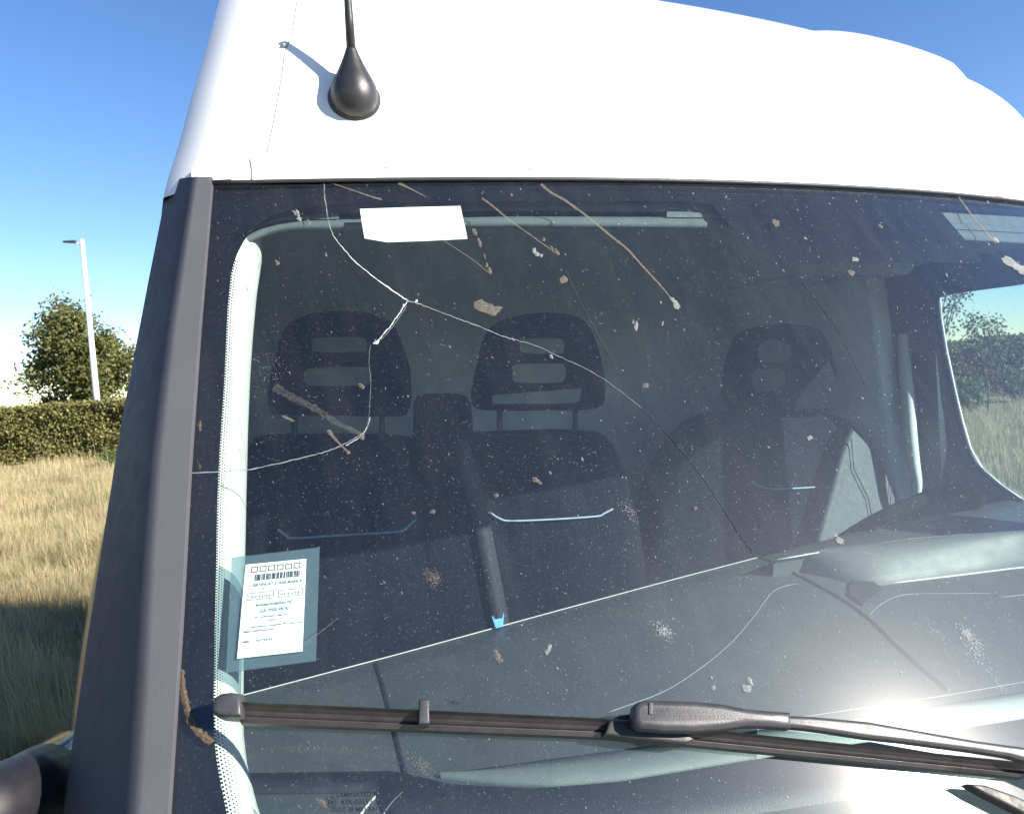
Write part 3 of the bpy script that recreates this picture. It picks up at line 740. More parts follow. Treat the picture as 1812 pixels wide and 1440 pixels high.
on_glass_plate('arm', [(1350, 1283), (1400, 1284), (1440, 1287), (1500, 1292), (1560, 1302), (1620, 1313), (1680, 1324), (1740, 1333), (1790, 1340), (1812, 1350), (1850, 1366), (1850, 1392), (1812, 1374), (1790, 1366), (1740, 1352), (1680, 1342), (1620, 1334), (1560, 1326), (1500, 1320), (1440, 1311), (1400, 1306), (1350, 1302)], .020, .032, .003, M['wiper'], wip)
on_glass_plate('second_blade', [(1690, 1392), (1720, 1394), (1770, 1412), (1860, 1452), (1900, 1480), (1850, 1480), (1780, 1440), (1720, 1410)], .004, .016, .002, M['rubber'], wip)  # dark wedge below the wiper arm

# ------------------------------------------------------------------ dashboard
REAR = [(435, 1230), (700, 1160), (1000, 1078), (1200, 1024), (1330, 990)]
DW = 1.60
rear3 = [P(x, y, 2, DW) for x, y in REAR]
RU = [(p.x, p.y) for p in rear3]; RU = [(-0.95, RU[0][1]-0.012)]+RU+[(0.4, 0.19), (0.9, 0.20)]
def dash_w(v, f): return lerp(1.600, 1.492, f**1.2)
rows = []
for v in np.linspace(-0.93, 0.93, 60):
    ur = interp(v, RU); uf = uw(v, 1.50)+0.02; r_ = []
    r_ += [Vector((v, ur+0.05, 1.25)), Vector((v, ur+0.035, 1.50)), Vector((v, ur+0.018, 1.575)), Vector((v, ur+0.006, 1.596))]
    for f in np.linspace(0, 1, 14): r_.append(Vector((v, lerp(ur, uf, f), dash_w(v, f))))
    r_.append(Vector((v, uf-0.01, 1.40)))
    rows.append(r_)
dash = loft('dashboard', rows, M['dash'], van)
bvd = BVHTree.FromPolygons([tuple(p) for r_ in rows for p in r_], grid_faces(len(rows), len(rows[0])))
def on_dash(px, py, off=0.002):
    h, n, i, d = bvd.ray_cast(CAMV, vray(px, py).normalized())
    if h is None: return P(px, py, 2, DW)
    return h+Vector((0, 0, off))
def dash_line(name, pxs, r_, m): return tube(name, [on_dash(*q, 0.0) for q in smooth_path(pxs, 6)], r_, m, dash, 6)
tube('dash_edge', [Vector((v, interp(v, RU)+0.001, 1.601)) for v in np.linspace(-0.9, 0.12, 30)], 0.0009, M['edge'], dash, 6)
dash_line('seam', [(665, 1172), (675, 1205), (690, 1260), (702, 1310), (712, 1350), (722, 1385)], 0.003, M['rubber'])
dash_line('seam', [(1332, 984), (1365, 994), (1400, 1012), (1450, 1038), (1500, 1067), (1540, 1097), (1590, 1145), (1640, 1190), (1678, 1222)], 0.0035, M['dashdark'])
dash_line('seam', [(1075, 1260), (1170, 1225), (1235, 1185), (1290, 1140), (1330, 1095), (1360, 1055), (1380, 1040), (1415, 1034), (1470, 1050), (1520, 1075)], 0.0009, M['faint'])
dash_line('seam', [(1538, 1088), (1560, 1068), (1600, 1052), (1680, 1050), (1755, 1050), (1770, 1056), (1812, 1052)], 0.0009, M['faint'])
dash_line('seam', [(1364, 1277), (1500, 1256), (1660, 1232), (1812, 1206)], 0.0008, M['faint'])
# strip along the dash's front, right part coloured paler for the sun's glare
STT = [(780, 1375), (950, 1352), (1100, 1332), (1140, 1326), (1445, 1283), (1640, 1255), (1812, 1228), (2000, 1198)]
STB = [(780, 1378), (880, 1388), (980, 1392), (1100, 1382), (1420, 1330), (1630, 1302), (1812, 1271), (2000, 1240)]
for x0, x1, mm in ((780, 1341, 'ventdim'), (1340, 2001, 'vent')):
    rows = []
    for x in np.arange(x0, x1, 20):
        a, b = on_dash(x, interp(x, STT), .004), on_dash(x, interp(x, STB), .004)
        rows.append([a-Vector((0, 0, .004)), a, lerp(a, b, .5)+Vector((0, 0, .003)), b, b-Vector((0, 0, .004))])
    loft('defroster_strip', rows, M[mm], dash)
rows = []
for x in np.arange(440, 2001, 25):
    y0 = interp(x, [(440, 1372), (700, 1368), (800, 1392), (950, 1399), (1100, 1387), (1420, 1334), (1812, 1276), (2000, 1246)])
    a, b = on_dash(x, y0, .003), on_dash(x, y0+(34 if x < 690 else 95), .003)
    rows.append([a-Vector((0, 0, .003)), a, b, b-Vector((0, 0, .003))])
loft('front_ledge', rows, M['dashdark'], dash)  # dark sheet standing in for the shadow forward of the strip
for k, (x0, y0, x1, y1, r_) in enumerate([(632, 1450, 678, 1397, .0016), (676, 1450, 714, 1404, .003)]):
    dash_line('vent_rim', [(x0, y0), (lerp(x0, x1, .45), lerp(y0, y1, .55)), (x1, y1)], r_, M['edge'])
# instrument hood on the driver's side
rows = []
for f in np.linspace(0, 1, 26):
    x = lerp(1375, 2150, f)
    yt = interp(x, [(1375, 990), (1480, 972), (1600, 955), (1700, 946), (1812, 940), (2150, 950)])
    yb_ = interp(x, [(1375, 992), (1420, 1012), (1500, 1030), (1560, 1036), (1700, 1018), (1812, 1004), (2150, 990)])
    a = P(x, yt, 2, 1.625); b = on_dash(x, yb_, .001); r_ = [a+Vector((0, .03, -.10)), a+Vector((0, .008, -.010))]
    for t in np.linspace(0, 1, 10): r_.append(lerp(a, b, t)+Vector((0, 0, 0.026*math.sin(math.pi*t)*min(1, f*8))))
    r_ += [b+Vector((0, .004, -.02))]
    rows.append(r_)
hood = loft('instrument_hood', rows, M['hood'], dash)
tube('hood_edge', [P(x, interp(x, [(1375, 990), (1480, 972), (1600, 955), (1700, 946), (1812, 940), (2150, 950)]), 2, 1.627) for x in np.arange(1375, 2150, 30)], .0014, M['edge'], hood if False else dash, 6)
tube('hood_edge', [on_dash(x, interp(x, [(1550, 1036), (1700, 1018), (1812, 1004), (2150, 990)]), .001) for x in np.arange(1550, 2150, 30)], .0018, M['edge'], dash, 6)
tri = [on_dash(*q, .0045) for q in ((1512, 1006), (1562, 1046), (1528, 1072), (1503, 1056))]
mesh('grille_corner', tri+[p-Vector((0, 0, .004)) for p in tri], [(0, 1, 2, 3), (4, 5, 6, 7), (0, 1, 5, 4), (1, 2, 6, 5), (2, 3, 7, 6), (3, 0, 4, 7)], M['dashdark'], dash)  # dark flat triangle lying on the dash
# steering wheel, mostly hidden by the hood
sw_o = Vector((0.62, 0.27, 1.545)); sw_n = Vector((0, 0.62, 0.78)).normalized(); e1 = Vector((1, 0, 0)); e2 = sw_n.cross(e1)
stw = tube('steering_wheel', [sw_o+(e1*math.cos(t)+e2*math.sin(t))*0.20 for t in np.linspace(0, 2*math.pi, 40)], .016, M['rubberm'], van, 10)
tube('spoke', [sw_o+e1*.19, sw_o, sw_o-e1*.19], .018, M['rubber'], stw, 8); tube('hub', [sw_o-sw_n*.03, sw_o+sw_n*.02], [.06, .055], M['rubber'], stw, 16)

# ------------------------------------------------------------------ cab interior
plate('bulkhead', [[(-.96, .5), (.96, .5), (.958, 1.6), (.820, 2.16), (.845, 2.24), (.75, 2.60), (-.75, 2.60), (-.845, 2.24), (-.820, 2.16), (-.958, 1.6)]], lambda x, y, z: Vector((x, 1.03-z, y)), .03, .005, M['cabin'], van)
def liner_row(h, u0, hw):
    r_ = [Vector((-hw, 1.10, h))]+[Vector((-hw, lerp(1.10, u0+B*hw*hw+0.06, k/3), h)) for k in (1, 2)]
    for k in range(41):
        v = hw*math.sin(math.pi/2*lerp(-1, 1, k/40)); r_.append(Vector((v, u0+B*v*v+0.06*(abs(v)/hw)**20, h)))
    return r_+[Vector((-p.x, p.y, p.z)) for p in r_[2:0:-1]]+[Vector((hw, 1.10, h))]
lr = [liner_row(2.216, U0+.045, .832)]+[liner_row(h-.02, u0+.045, hw-.030) for h, u0, hw in rows_def[9:34:3]]
lv_ = [p for r_ in lr for p in r_]; lf_ = grid_faces(len(lr), len(lr[0])); lf_.append(tuple(range((len(lr)-1)*len(lr[0]), len(lv_))))
mesh('headliner', lv_, lf_, M['liner'], van, True)
for sx in (-1, 1):
    mesh('door_header', [(sx*(side(2.10)-.05), -.06, 2.10), (sx*(side(2.10)-.05), 1.10, 2.10), (sx*.838, 1.10, 2.235), (sx*.838, -.03, 2.235)], [(0, 1, 2, 3)], M['cabin'], van)
# trim along the top of the windscreen: pale rail, groove, rounded lip
def header_rows(prof, x0, x1, step=20):
    out = []
    for x in np.arange(x0, x1, step):
        dy = ytop(x)-318; e = max(0.0, (520-x)/90.0)
        r_ = [WD(x, y+dy+26*e*e, off) for y, off in prof]
        if len(prof) > 6: r_ += [r_[-1]+Vector((0, .02, .012)), r_[-1]+Vector((0, .10, .06)), r_[-1]+Vector((0, .25, .20))]
        out.append(r_)
    return out
hd = loft('header_trim', header_rows([(330, -.024), (345, -.024), (374, -.034), (376, -.037), (376.5, -.075), (384, -.075), (385, -.036), (388, -.031), (395, -.030), (402, -.034), (405, -.040)], 430, 1960), M['header'], van)
loft('visor_slot', header_rows([(375, -.030), (379, -.028), (385, -.030)], 1180, 1960), M['header'], hd)
loft('visor_slot', header_rows([(375, -.030), (379, -.028), (385, -.030)], 440, 610), M['header'], hd)
# sensor housing under the black patch
cvs, mps = at_u(-.02, -.5)
plate('sensor_cover', [[cvs(*q) for q in [(1345, 420), (1590, 420), (1600, 478), (1590, 488), (1420, 490), (1375, 476)]]], mps, .05, .010, M['sensor'], van)
# driver-side body pillar and a pale tube shaped as its sunlit sliver
def mpil(x, y, z): return Vector((side(y)-0.10+z, x, y))
plate('body_pillar', [[(0.40, 2.17), (0.42, 0.9), (0.70, 0.9), (0.70, 2.17)]], mpil, 0.07, 0.02, M['cabin'], van)
def mpil2(x, y, z): return Vector((-(side(y)-0.10+z), x, y))
plate('body_pillar', [[(0.40, 2.17), (0.42, 0.9), (0.70, 0.9), (0.70, 2.17)]], mpil2, 0.07, 0.02, M['cabin'], van)
gr = smooth_path([(1598, 590), (1601, 640), (1606, 700), (1610, 760), (1617, 820), (1623, 860), (1617, 900)], 5)
tube('grab_rail', [P(x, y_, 0, 0.815) for x, y_ in gr], [0.003+0.0135*math.sin(math.pi*min(1, (i+1)/len(gr))**0.8)**0.5 for i in range(len(gr))], M['trim'], van, 10)

# seats
def seat(uu, back, rest, slots, posts, pipe, label, bol=None):
    root = bpy.data.objects.new('seat', None); COL.objects.link(root); root.parent = van
    root['label'] = label
    cv, mp = at_u(uu, 0.12)
    plate('seat_back', [[cv(*q) for q in back]], lambda x, y, z: mp(x, y, z)+Vector((0, .06, 0)), .13, .035, M['seat'], root, 4)
    cr, mr = at_u(uu, 0.05)
    plate('headrest', [[cr(*q) for q in smooth_path(rest+[rest[0]], 4)[:-1]]]+[[cr(*q) for q in smooth_path(s+[s[0]], 4)[:-1]] for s in slots], mr, .09, .014, M['seat'], root)
    for (x, y0, y1) in posts:
        a, b = cr(x, y0), cr(x, y1); tube('headrest_post', [mr(*a, 0), mr(*b, 0)], .0062, M['rubber'], root, 8)
    pp = [mp(*cv(*q), 0.012)+Vector((0, 0, 0)) for q in smooth_path(pipe, 4)]
    tube('piping', pp, .0022, M['piping'], root, 6)
    return root
US = 0.50
seat(US, [(450, 800), (465, 778), (500, 771), (600, 770), (700, 771), (736, 776), (748, 800), (770, 900), (790, 1050), (800, 1250), (430, 1300), (430, 1000)],
     [(512, 572), (545, 558), (600, 553), (650, 558), (684, 575), (703, 610), (716, 655), (719, 700), (712, 730), (690, 736), (600, 735), (500, 734), (480, 725), (478, 690), (490, 635), (500, 595)],
     [[(548, 600), (570, 596), (640, 594), (655, 600), (654, 620), (630, 624), (565, 625), (548, 620)], [(533, 655), (560, 650), (650, 648), (664, 653), (664, 676), (640, 682), (555, 683), (533, 676)]],
     [(521, 728, 785), (676, 728, 785)], [(490, 934), (505, 945), (518, 950), (600, 945), (700, 939), (712, 935), (733, 917)], 'outer passenger seat, nearest the left pillar')
seat(US, [(800, 800), (815, 775), (850, 768), (950, 763), (1050, 762), (1080, 772), (1105, 805), (1125, 870), (1145, 960), (1160, 1120), (1150, 1200), (800, 1250), (800, 1000)],
     [(880, 575), (910, 560), (955, 556), (1000, 560), (1025, 576), (1042, 612), (1054, 660), (1056, 700), (1048, 720), (1020, 725), (950, 726), (870, 726), (848, 718), (845, 690), (855, 640), (865, 600)],
     [[(908, 602), (930, 598), (995, 597), (1010, 602), (1009, 622), (985, 626), (925, 626), (908, 621)], [(896, 648), (920, 644), (1000, 642), (1013, 648), (1012, 672), (990, 677), (915, 678), (896, 672)]],
     [(884, 718, 778), (1018, 718, 775)], [(864, 906), (880, 916), (900, 920), (980, 917), (1050, 912), (1062, 908), (1079, 899)], 'middle passenger seat, beside the belt column')
drv = seat(US+0.02, [(1185, 840), (1215, 790), (1245, 755), (1275, 735), (1330, 728), (1420, 726), (1490, 735), (1525, 760), (1570, 830), (1620, 905), (1650, 960), (1650, 1150), (1170, 1150), (1165, 950)],
     [(1320, 590), (1345, 578), (1380, 575), (1420, 580), (1440, 598), (1455, 640), (1464, 690), (1462, 715), (1440, 726), (1370, 728), (1310, 726), (1296, 710), (1295, 670), (1305, 620)],
     [[(1322, 620), (1340, 603), (1395, 601), (1416, 612), (1414, 634), (1385, 641), (1330, 640)], [(1312, 664), (1330, 653), (1392, 652), (1408, 660), (1405, 682), (1378, 692), (1322, 692)]],
     [(1330, 715, 745), (1425, 715, 745)], [(1322, 850), (1340, 860), (1360, 864), (1420, 862), (1470, 857), (1485, 852), (1506, 840)], 'driver seat behind the instrument hood')
cv, mp = at_u(US-0.035, 0.12)
bo = plate('bolster', [[cv(*q) for q in [(1508, 757), (1535, 785), (1575, 842), (1620, 905), (1648, 960), (1650, 1060), (1420, 1060), (1445, 960), (1470, 870), (1490, 800)]]], lambda x, y, z: mp(x, y, z)+Vector((0, .02, 0)), .05, .012, M['bolster'], drv, 3)  # sunlit part of the driver seat, a paler piece cut along the shadow edge
tube('stitching', [mp(*cv(*q), .031)+Vector((0, .02, 0)) for q in [(1500, 775), (1505, 830), (1530, 880), (1545, 960)]], .0014, M['rubber'], drv, 5)
tube('stitching', [mp(*cv(*q), .031)+Vector((0, .02, 0)) for q in [(1572, 850), (1568, 900), (1562, 960)]], .001, M['rubber'], drv, 5)
# belt column between the passenger seats and the belt that hangs from it
cv, mp = at_u(US+0.02, 0.1)
blt = plate('belt_column', [[cv(*q) for q in [(738, 712), (745, 700), (760, 696), (800, 696), (818, 700), (827, 715), (832, 800), (850, 1000), (850, 1150), (745, 1150), (735, 800)]]], mp, .07, .015, M['seat'], van)
rows = []
for (x, y_) in smooth_path([(800, 775), (818, 850), (838, 930), (852, 1000), (868, 1085), (880, 1140)], 4):
    rows.append([mp(*cv(x-14, y_), .05), mp(*cv(x+14, y_), .05), mp(*cv(x+14, y_), .047), mp(*cv(x-14, y_), .047)])
loft('seat_belt', rows, M['belt'], van, close=True)

# ------------------------------------------------------------------ stickers: things of their own
def world_mesh(name, vs, fs, m, parent=None, base=None):
    vs = [world(v) for v in vs]
    c = base if base is not None else sum(vs, Vector())/len(vs)
    o = mesh(name, [v-c for v in vs], fs, m, parent)
    if parent is None: o.location = c
    return o
def quad_map(q, off):
    c3 = [W(*p, off) for p in q]
    def f(s, t):
        p = lerp(lerp(c3[0], c3[1], s), lerp(c3[3], c3[2], s), t)
        return Vector((p.x, uw(p.x, p.z), p.z)) + gn(p.x)*off if False else p
    return f
def slab(quad, off0, off1, n=8):
    f0, f1 = quad_map(quad, off0), quad_map(quad, off1); vs, fs = [], []
    for f in (f0, f1):
        for j in range(n+1):
            for i in range(n+1): vs.append(f(i/n, j/n))
    N = (n+1)**2; fs = grid_faces(n+1, n+1)+grid_faces(n+1, n+1, N)
    for i in range(n):
        fs += [(i, i+1, N+i+1, N+i), (N-n-1+i, N-n+i, 2*N-n+i, 2*N-n-1+i), (i*(n+1), (i+1)*(n+1), N+(i+1)*(n+1), N+i*(n+1)), (i*(n+1)+n, (i+1)*(n+1)+n, N+(i+1)*(n+1)+n, N+i*(n+1)+n)]
    return vs, fs
PAPER = [(431.6, 992), (540, 981.5), (533, 1146.5), (415.5, 1159.5)]
HOLD = [(405, 978), (563.5, 959), (556.6, 1162), (395, 1183)]
base = world(W(480, 1160, -0.008))
cert = empty('insurance_certificate', base, 'white insurance certificate with barcode, in a clear holder low on the windscreen', 'certificate')
def cert_mesh(name, vs, fs, m): return world_mesh(name, vs, fs, m, cert, base)
cert_mesh('holder', *slab(HOLD, -0.0125, -0.0105), M['holder'])
cert_mesh('paper', *slab(PAPER, -0.0095, -0.0085), M['paper'])
pm = quad_map(PAPER, -0.0082); pm2 = quad_map(PAPER, -0.0081)
def ctext(items, m):
    vs, fs = [], []
    for body, cx, y, h, wid in items:
        tv, tf = text_data(body, 1.0)
        x0 = min(v.x for v in tv); x1 = max(v.x for v in tv); o = len(vs); k = wid/(x1-x0)
        for v in tv: vs.append(pm(cx+(v.x-x0-(x1-x0)/2)*k, y-v.y*h/0.7))
        fs += [tuple(i+o for i in f) for f in tf]
    return cert_mesh('printing', vs, fs, m)
ctext([("CERTIFICAT D'ASSURANCE", .53, .258, .030, .84), ('Immatriculation N°', .52, .478, .032, .58), ('GS-950-WX', .52, .548, .036, .46)], M['inkteal'])
ctext([('Du', .32, .29, .012, .05), ('Au', .74, .29, .012, .05), ('01/12/23', .29, .385, .024, .30), ('31/12/23', .76, .385, .024, .30), ('N° CONTRAT LIM CITY', .50, .605, .018, .56), ('Police', .50, .645, .016, .16),
       ('Insurance Company No. Lim Con', .58, .70, .018, .80), ('0MD19846A4A434', .30, .745, .017, .48), ('EMG', .12, .85, .020, .11), ('4372542', .40, .85, .022, .26)], M['ink'])
vs, fs = [], []
def prect(s0, t0, s1, t1):
    o = len(vs); vs.extend([pm2(s0, t0), pm2(s1, t0), pm2(s1, t1), pm2(s0, t1)]); fs.append((o, o+1, o+2, o+3))
def pframe(s0, t0, s1, t1, ws, wt):
    prect(s0, t0, s1, t0+wt); prect(s0, t1-wt, s1, t1); prect(s0, t0+wt, s0+ws, t1-wt); prect(s1-ws, t0+wt, s1, t1-wt)
for k in range(6): pframe(.10+.140*k, .035, .21+.140*k, .100, .014, .011)
cert_mesh('printing', vs, fs, M['inkred'])
vs, fs = [], []
s = .17
while s < .90:
    b_ = random.choice((.008, .012, .018, .024)); prect(s, .125, s+b_, .195); s += b_+random.choice((.008, .012, .018))
cert_mesh('barcode', vs, fs, M['ink'])
vs, fs = [], []
pframe(.07, .325, .50, .405, .007, .006); pframe(.57, .325, .97, .405, .007, .006)
cert_mesh('printing', vs, fs, M['ink'])
# white tag at the top of the glass
pts = [(636.6, 361.6), (730, 358.5), (816, 356.5), (822, 384), (829, 414.7), (750, 418.5), (684.6, 420.5), (645, 413.6), (640, 385)]
vs = [W(*p, -.007) for p in pts]+[W(*p, -.0077) for p in pts]; n_ = len(pts)
fs = [tuple(range(n_)), tuple(range(n_, 2*n_))]+[(i, (i+1) % n_, n_+(i+1) % n_, n_+i) for i in range(n_)]
tag(world_mesh('windscreen_tag', vs, fs, M['paper']), 'plain white rectangular tag stuck at the top of the windscreen', 'tag')
# blue clip on the dash edge
cp = [(862, 1096), (868, 1103), (878, 1102), (883, 1094), (880, 1112), (866, 1114)]
cl = [P(x, y_, 2, 1.602)+Vector((0, 0, 0)) for x, y_ in cp]
o0 = rear3[1].lerp(rear3[2], 0.57)
d_r = Vector((1, 0.1, 0)).normalized()
def clipm(x, y, z): return o0 + d_r*x + Vector((0, 0, 1))*y + Vector((0, -1, 0))*z + Vector((0, -0.004, 0.002))
bc = plate('clip_tmp', [[(-.006, 0), (.007, 0), (.010, .020), (.009, .020), (.006, .013), (-.005, .013), (-.010, .019), (-.011, .019)]], clipm, .004, .0006, M['blue'])
c0 = o0.copy(); bw = world(c0)
for v in bc.data.vertices: v.co = world(v.co)-bw
bc.location = bw; bc.name = 'plastic_clip'; bc.data.name = 'plastic_clip'
tag(bc, 'small light blue plastic clip on the rear edge of the dashboard', 'clip')

# ------------------------------------------------------------------ behind: hedge, trees, lamp, grass
def leaves(centres, size, n=4, flat=0.0):
    N = len(centres)
    a = rng.normal(size=(N, 3)); a /= np.linalg.norm(a, axis=1)[:, None]
    b = rng.normal(size=(N, 3)); b -= (b*a).sum(1)[:, None]*a; b /= np.linalg.norm(b, axis=1)[:, None]
    sz = size*rng.uniform(0.6, 1.35, (N, 1))
    return np.stack([centres-a*sz, centres+b*sz*0.55, centres+a*sz, centres-b*sz*0.55], 1)
def bumps(x, y, k, seed):
    r_ = np.random.default_rng(seed); s_ = 0
    for i in range(7):
        f = r_.uniform(0.3, 1)*k; g = r_.uniform(0.3, 1)*k; s_ = s_+np.sin(x*f+r_.uniform(0, 6))*np.sin(y*g+r_.uniform(0, 6))
    return s_/7
HY = 28.5
def hedge(name, x0, x1, hgt, n, label, y0):
    root = empty(name, ((x0+x1)/2, y0, 0), label, 'hedge', 0)
    L = x1-x0; c = (x0+x1)/2
    # points spread over front, top and back of a bumpy wall
    t = rng.uniform(0, 1, n); x = rng.uniform(x0, x1, n)
    hh = hgt + 0.16*bumps(x, x*0.3, 3.0, 3)
    face = rng.choice(3, n, p=(.62, .30, .08)); z = np.where(face == 1, hh, t*hh); dep = rng.exponential(0.10, n)
    yf = 0.28*bumps(x, z*1.6, 3.2, 5) + 0.12*bumps(x, z, 9.0, 6)
    y = np.where(face == 0, yf-0.75, np.where(face == 1, rng.uniform(-.8, .8, n), 0.75))
    y = y + np.where(face == 0, dep, 0)+rng.normal(0, .05, n); z = z - np.where(face == 1, dep*0.7, 0)+rng.normal(0, .06, n)
    P_ = np.stack([x-c, y, np.clip(z, .05, 9)], 1)
    np_mesh('foliage', leaves(P_, 0.055), 4, M['hedge'], root)
    nx = int(L/0.35); rows = []
    for i in range(nx+1):
        xx = lerp(x0, x1, i/nx); h_ = hgt-0.28+0.16*float(bumps(np.array(xx), np.array(xx*.3), 3.0, 3)); r_ = []
        for zz in np.linspace(0.0, 1, 7): r_.append(Vector((xx-c, -0.50+0.24*float(bumps(np.array(xx), np.array(zz*h_*1.6), 3.2, 5)), zz*h_)))
        r_ += [Vector((xx-c, 0.45, h_)), Vector((xx-c, .5, 0))]
        rows.append(r_)
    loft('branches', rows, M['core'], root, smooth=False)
    return root
hedge('hedge', -25.5, 25.5, 1.98, 150000, 'long clipped green hedge closing off the dry meadow', HY)
def limb_tree(name, base, height, crown_c, crown_r, nleaf, lsize, lm, label, trunk_r, nl=16, cl=110, shell=0.55, cr=0.55):
    root = empty(name, base, label, 'tree')
    c = Vector(crown_c)
    vs, fs = [], []
    def add(pts, rad, seg):
        v_, f_ = tube_data(pts, rad, seg); o = len(vs); vs.extend(v_); fs.extend([tuple(i+o for i in f) for f in f_])
    add([Vector((0, 0, 0)), Vector((.05, 0, height*.25)), Vector((0, .05, height*.5)), Vector((.03, 0, height*.9))], [trunk_r, trunk_r*.85, trunk_r*.6, trunk_r*.15], 8)
    tips = []
    for i in range(nl):
        th = i*2.4; el = random.uniform(-.5, 1.0); d = Vector((math.cos(th)*math.cos(el), math.sin(th)*math.cos(el), math.sin(el)))
        tip = c+Vector((d.x*crown_r[0], d.y*crown_r[1], d.z*crown_r[2]))*random.uniform(.7, 1.0)
        s_ = Vector((0, 0, random.uniform(.2, .6)*height)); mid = s_.lerp(tip, .5)+Vector((0, 0, .12*height*random.uniform(0, 1)))
        add([s_, mid, tip], [trunk_r*.42, trunk_r*.25, trunk_r*.06], 5); tips += [mid, tip]
    mesh('trunk', vs, fs, M['bark'], root, True)
    cents = [np.array(t_) for t_ in tips]
    while len(cents) < cl:
        d = rng.normal(size=3); d /= np.linalg.norm(d); rr_ = rng.uniform(shell, 1.0)**0.5
        cents.append(np.array(c)+d*np.array(crown_r)*rr_*(0.86+0.2*math.sin(5*d[0]+3*d[2])))
    cents = np.array(cents); idx = rng.integers(0, len(cents), nleaf)
    sp = rng.uniform(.5, 1.1, len(cents))*cr
    P_ = cents[idx]+rng.normal(size=(nleaf, 3))*sp[idx][:, None]*np.array([.6, .6, .42])
    P_ = P_[P_[:, 2] > 0.1]
    np_mesh('crown', leaves(P_, lsize), 4, lm, root)
    return root
tb = WG(150, 705, 34); limb_tree('oak_tree', (tb.x, 34, 0), 5.9, (0, 0, 3.75), (2.15, 2.0, 2.45), 24000, .085, M['oak'], 'round broad-leaved tree beyond the hedge, behind the lamp post', .16, 18, 120, .4, .62)
t2 = WG(1668, 600, 20); limb_tree('young_tree', (t2.x-.1, 20, 0), 4.6, (0, 0, 3.1), (1.2, 1.1, 1.5), 1500, .05, M['young'], 'thin young tree at the upper left of the side window', .045, 14, 50, .2, .34)
t3 = WG(1742, 600, 21); limb_tree('young_tree', (t3.x, 21, 0), 2.9, (0, 0, 2.0), (.62, .6, .85), 700, .05, M['young'], 'low sapling with open leaves before the hedge, seen through the side window', .03, 10, 30, .2, .26)
def shrub(base, r_, h_, n, m, label):
    root = empty('shrub', base, label, 'shrub'); vs, fs = [], []
    for i in range(9):
        a = i*.7; v_, f_ = tube_data([Vector((0, 0, 0)), Vector((math.cos(a)*r_*.5, math.sin(a)*r_*.5, h_*.8))], [.012, .004], 5); o = len(vs); vs.extend(v_); fs.extend([tuple(k+o for k in f) for f in f_])
    mesh('stems', vs, fs, M['bark'], root)
    d = rng.normal(size=(n, 3)); d /= np.linalg.norm(d, axis=1)[:, None]; q = d*rng.uniform(.35, 1, (n, 1))**.5*np.array([r_, r_, h_*.55])*(0.85+.25*np.sin(d[:, :1]*7+d[:, 2:]*5))+np.array([0, 0, h_*.5])
    np_mesh('foliage', leaves(q[q[:, 2] > .05], .045), 4, m, root)
s1 = WG(1715, 700, 22.5); shrub((s1.x, 22.5, 0), .55, 1.0, 2200, M['shrub'], 'fresh green shrub at the foot of the hedge, seen through the side window')
s2 = WG(1800, 680, 25); shrub((s2.x, 25, 0), .75, 1.1, 2400, M['hedge'], 'dark rounded bush at the right edge, seen through the side window')
s3 = WG(190, 830, 24); shrub((s3.x, 24.5, 0), .5, .55, 900, M['shrub'], 'low green tuft at the hedge foot, beside the grey pillar cover')
# lamp post
LD = 31.0
lb = WG(165, 705, LD); lt = WG(145, 424, LD)
lamp = empty('street_lamp', (lt.x+.0, LD, 0), 'slim white street lamp with a small dark head, behind the hedge', 'street lamp')
H_ = lt.z
tube('pole', [Vector((0, 0, 0)), Vector((0, 0, H_*.35)), Vector((0, 0, H_))], [.135, .118, .075], M['lamp'], lamp, 14)
lx = -1
tube('bracket', [Vector((-.02, 0, H_-.28)), Vector((-.18, 0, H_-.12)), Vector((-.30, 0, H_-.08))], [.03, .03, .03], M['lamp'], lamp, 8)
bm = bmesh.new(); bmesh.ops.create_cube(bm, size=1)
for v in bm.verts:
    k = .6 if v.co.x < 0 else 1.0; v.co = Vector((-.48+v.co.x*.52, v.co.y*.26*k, H_-.055+v.co.z*.11*(k)+(.03*(-v.co.x))))
bmesh.ops.bevel(bm, geom=bm.edges[:], offset=.025, segments=2, affect='EDGES'); me = bpy.data.meshes.new('lamp_head'); bm.to_mesh(me); bm.free(); link('lamp_head', me, M['lamphead'], lamp)

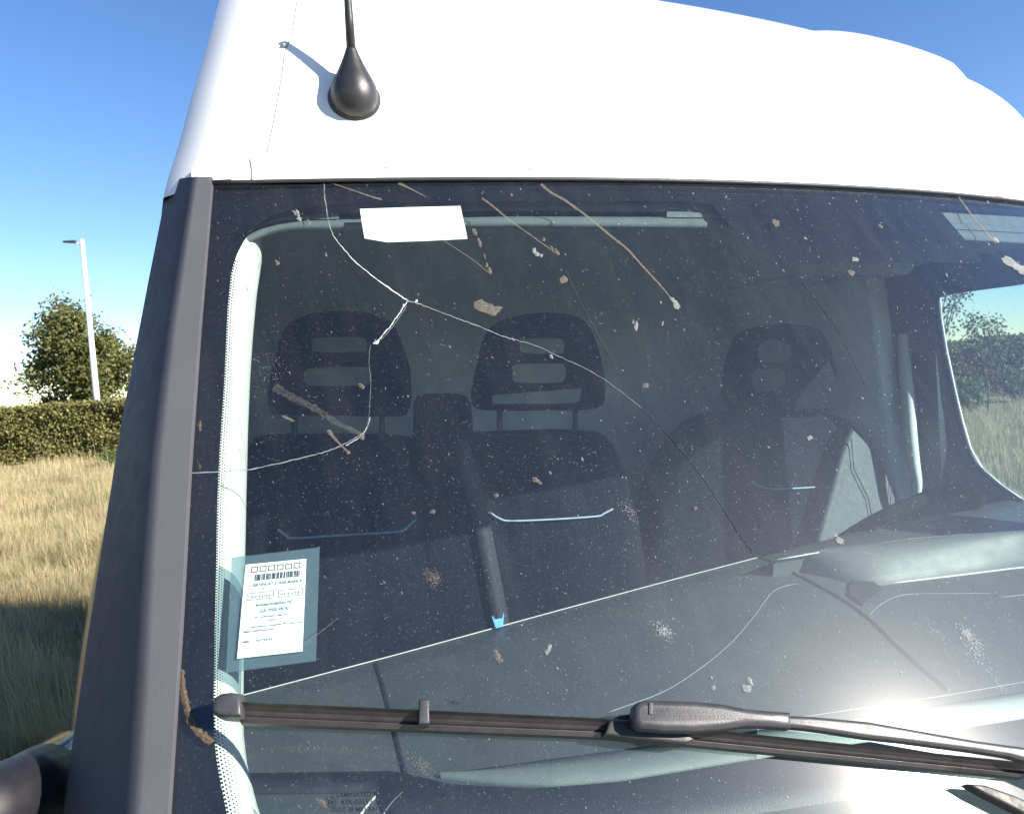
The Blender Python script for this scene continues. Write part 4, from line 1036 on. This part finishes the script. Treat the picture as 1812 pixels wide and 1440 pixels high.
# dry grass: bent two-piece blades
def grass(name, n, sect, hmin, hmax, wid, m, seed, parent=None):
    g = np.random.default_rng(seed); b0, b1, y0, y1 = sect
    # density falls with distance
    yy = 1/ (1/y0 - g.uniform(0, 1, n)*(1/y0-1/y1)); bear = g.uniform(b0, b1, n); x = bear*yy
    q = np.stack([x, yy], 1)
    # keep clear of the van's footprint
    loc = q @ np.array([[math.cos(rzv), -math.sin(rzv)], [math.sin(rzv), math.cos(rzv)]]) + np.array([CV, CU])
    keep = ~((np.abs(loc[:, 0]) < 1.05) & (loc[:, 1] > -1.5) & (loc[:, 1] < UB+.05)); q = q[keep]; N = len(q)
    patch = np.clip(0.5+0.9*bumps(q[:, 0], q[:, 1], 2.6, 11)+0.5*bumps(q[:, 0], q[:, 1], 9.0, 12), 0, 1)
    h = g.uniform(hmin, hmax, N)*(0.25+1.5*patch**1.3)*np.where(g.uniform(0, 1, N) < .05, 2.0, 1.0); a = 2.2+2.0*bumps(q[:, 0], q[:, 1], 2.3, 17)*3+g.normal(0, 0.9, N); ln = g.uniform(.10, .70, N)*h
    wv = wid*(0.55+0.055*q[:, 1])*g.uniform(.6, 1.3, N)
    sd = np.stack([-np.sin(a), np.cos(a), np.zeros(N)], 1)*wv[:, None]; dr = np.stack([np.cos(a), np.sin(a), np.zeros(N)], 1)
    p0 = np.stack([q[:, 0], q[:, 1], np.zeros(N)], 1); up = np.array([0, 0, 1.0])
    p1 = p0+dr*(ln*.3)[:, None]+up*(h*.62)[:, None]; p2 = p0+dr*ln[:, None]+up*h[:, None]*(g.uniform(.75, 1.02, N))[:, None]
    V = np.stack([p0-sd, p0+sd, p1+sd*.8, p2, p1-sd*.8], 1)
    return stuff(blade_mesh(name, V, m))
grass('dry_grass', 460000, (-.90, -.36, 2.2, 28.3), .12, .36, .0019, M['grass'], 21)
grass('dry_grass', 110000, (.30, 1.2, 3.0, 28), .14, .42, .0024, M['grass'], 22)
grass('dry_grass', 20000, (-.36, .36, 9.0, 28), .25, .55, .003, M['grass'], 24)
grass('green_grass', 22000, (-.95, -.36, 2.2, 28), .10, .28, .0022, M['greengrass'], 23)
grass('green_grass', 9000, (.36, .85, 9, 28), .15, .38, .0028, M['greengrass'], 25)
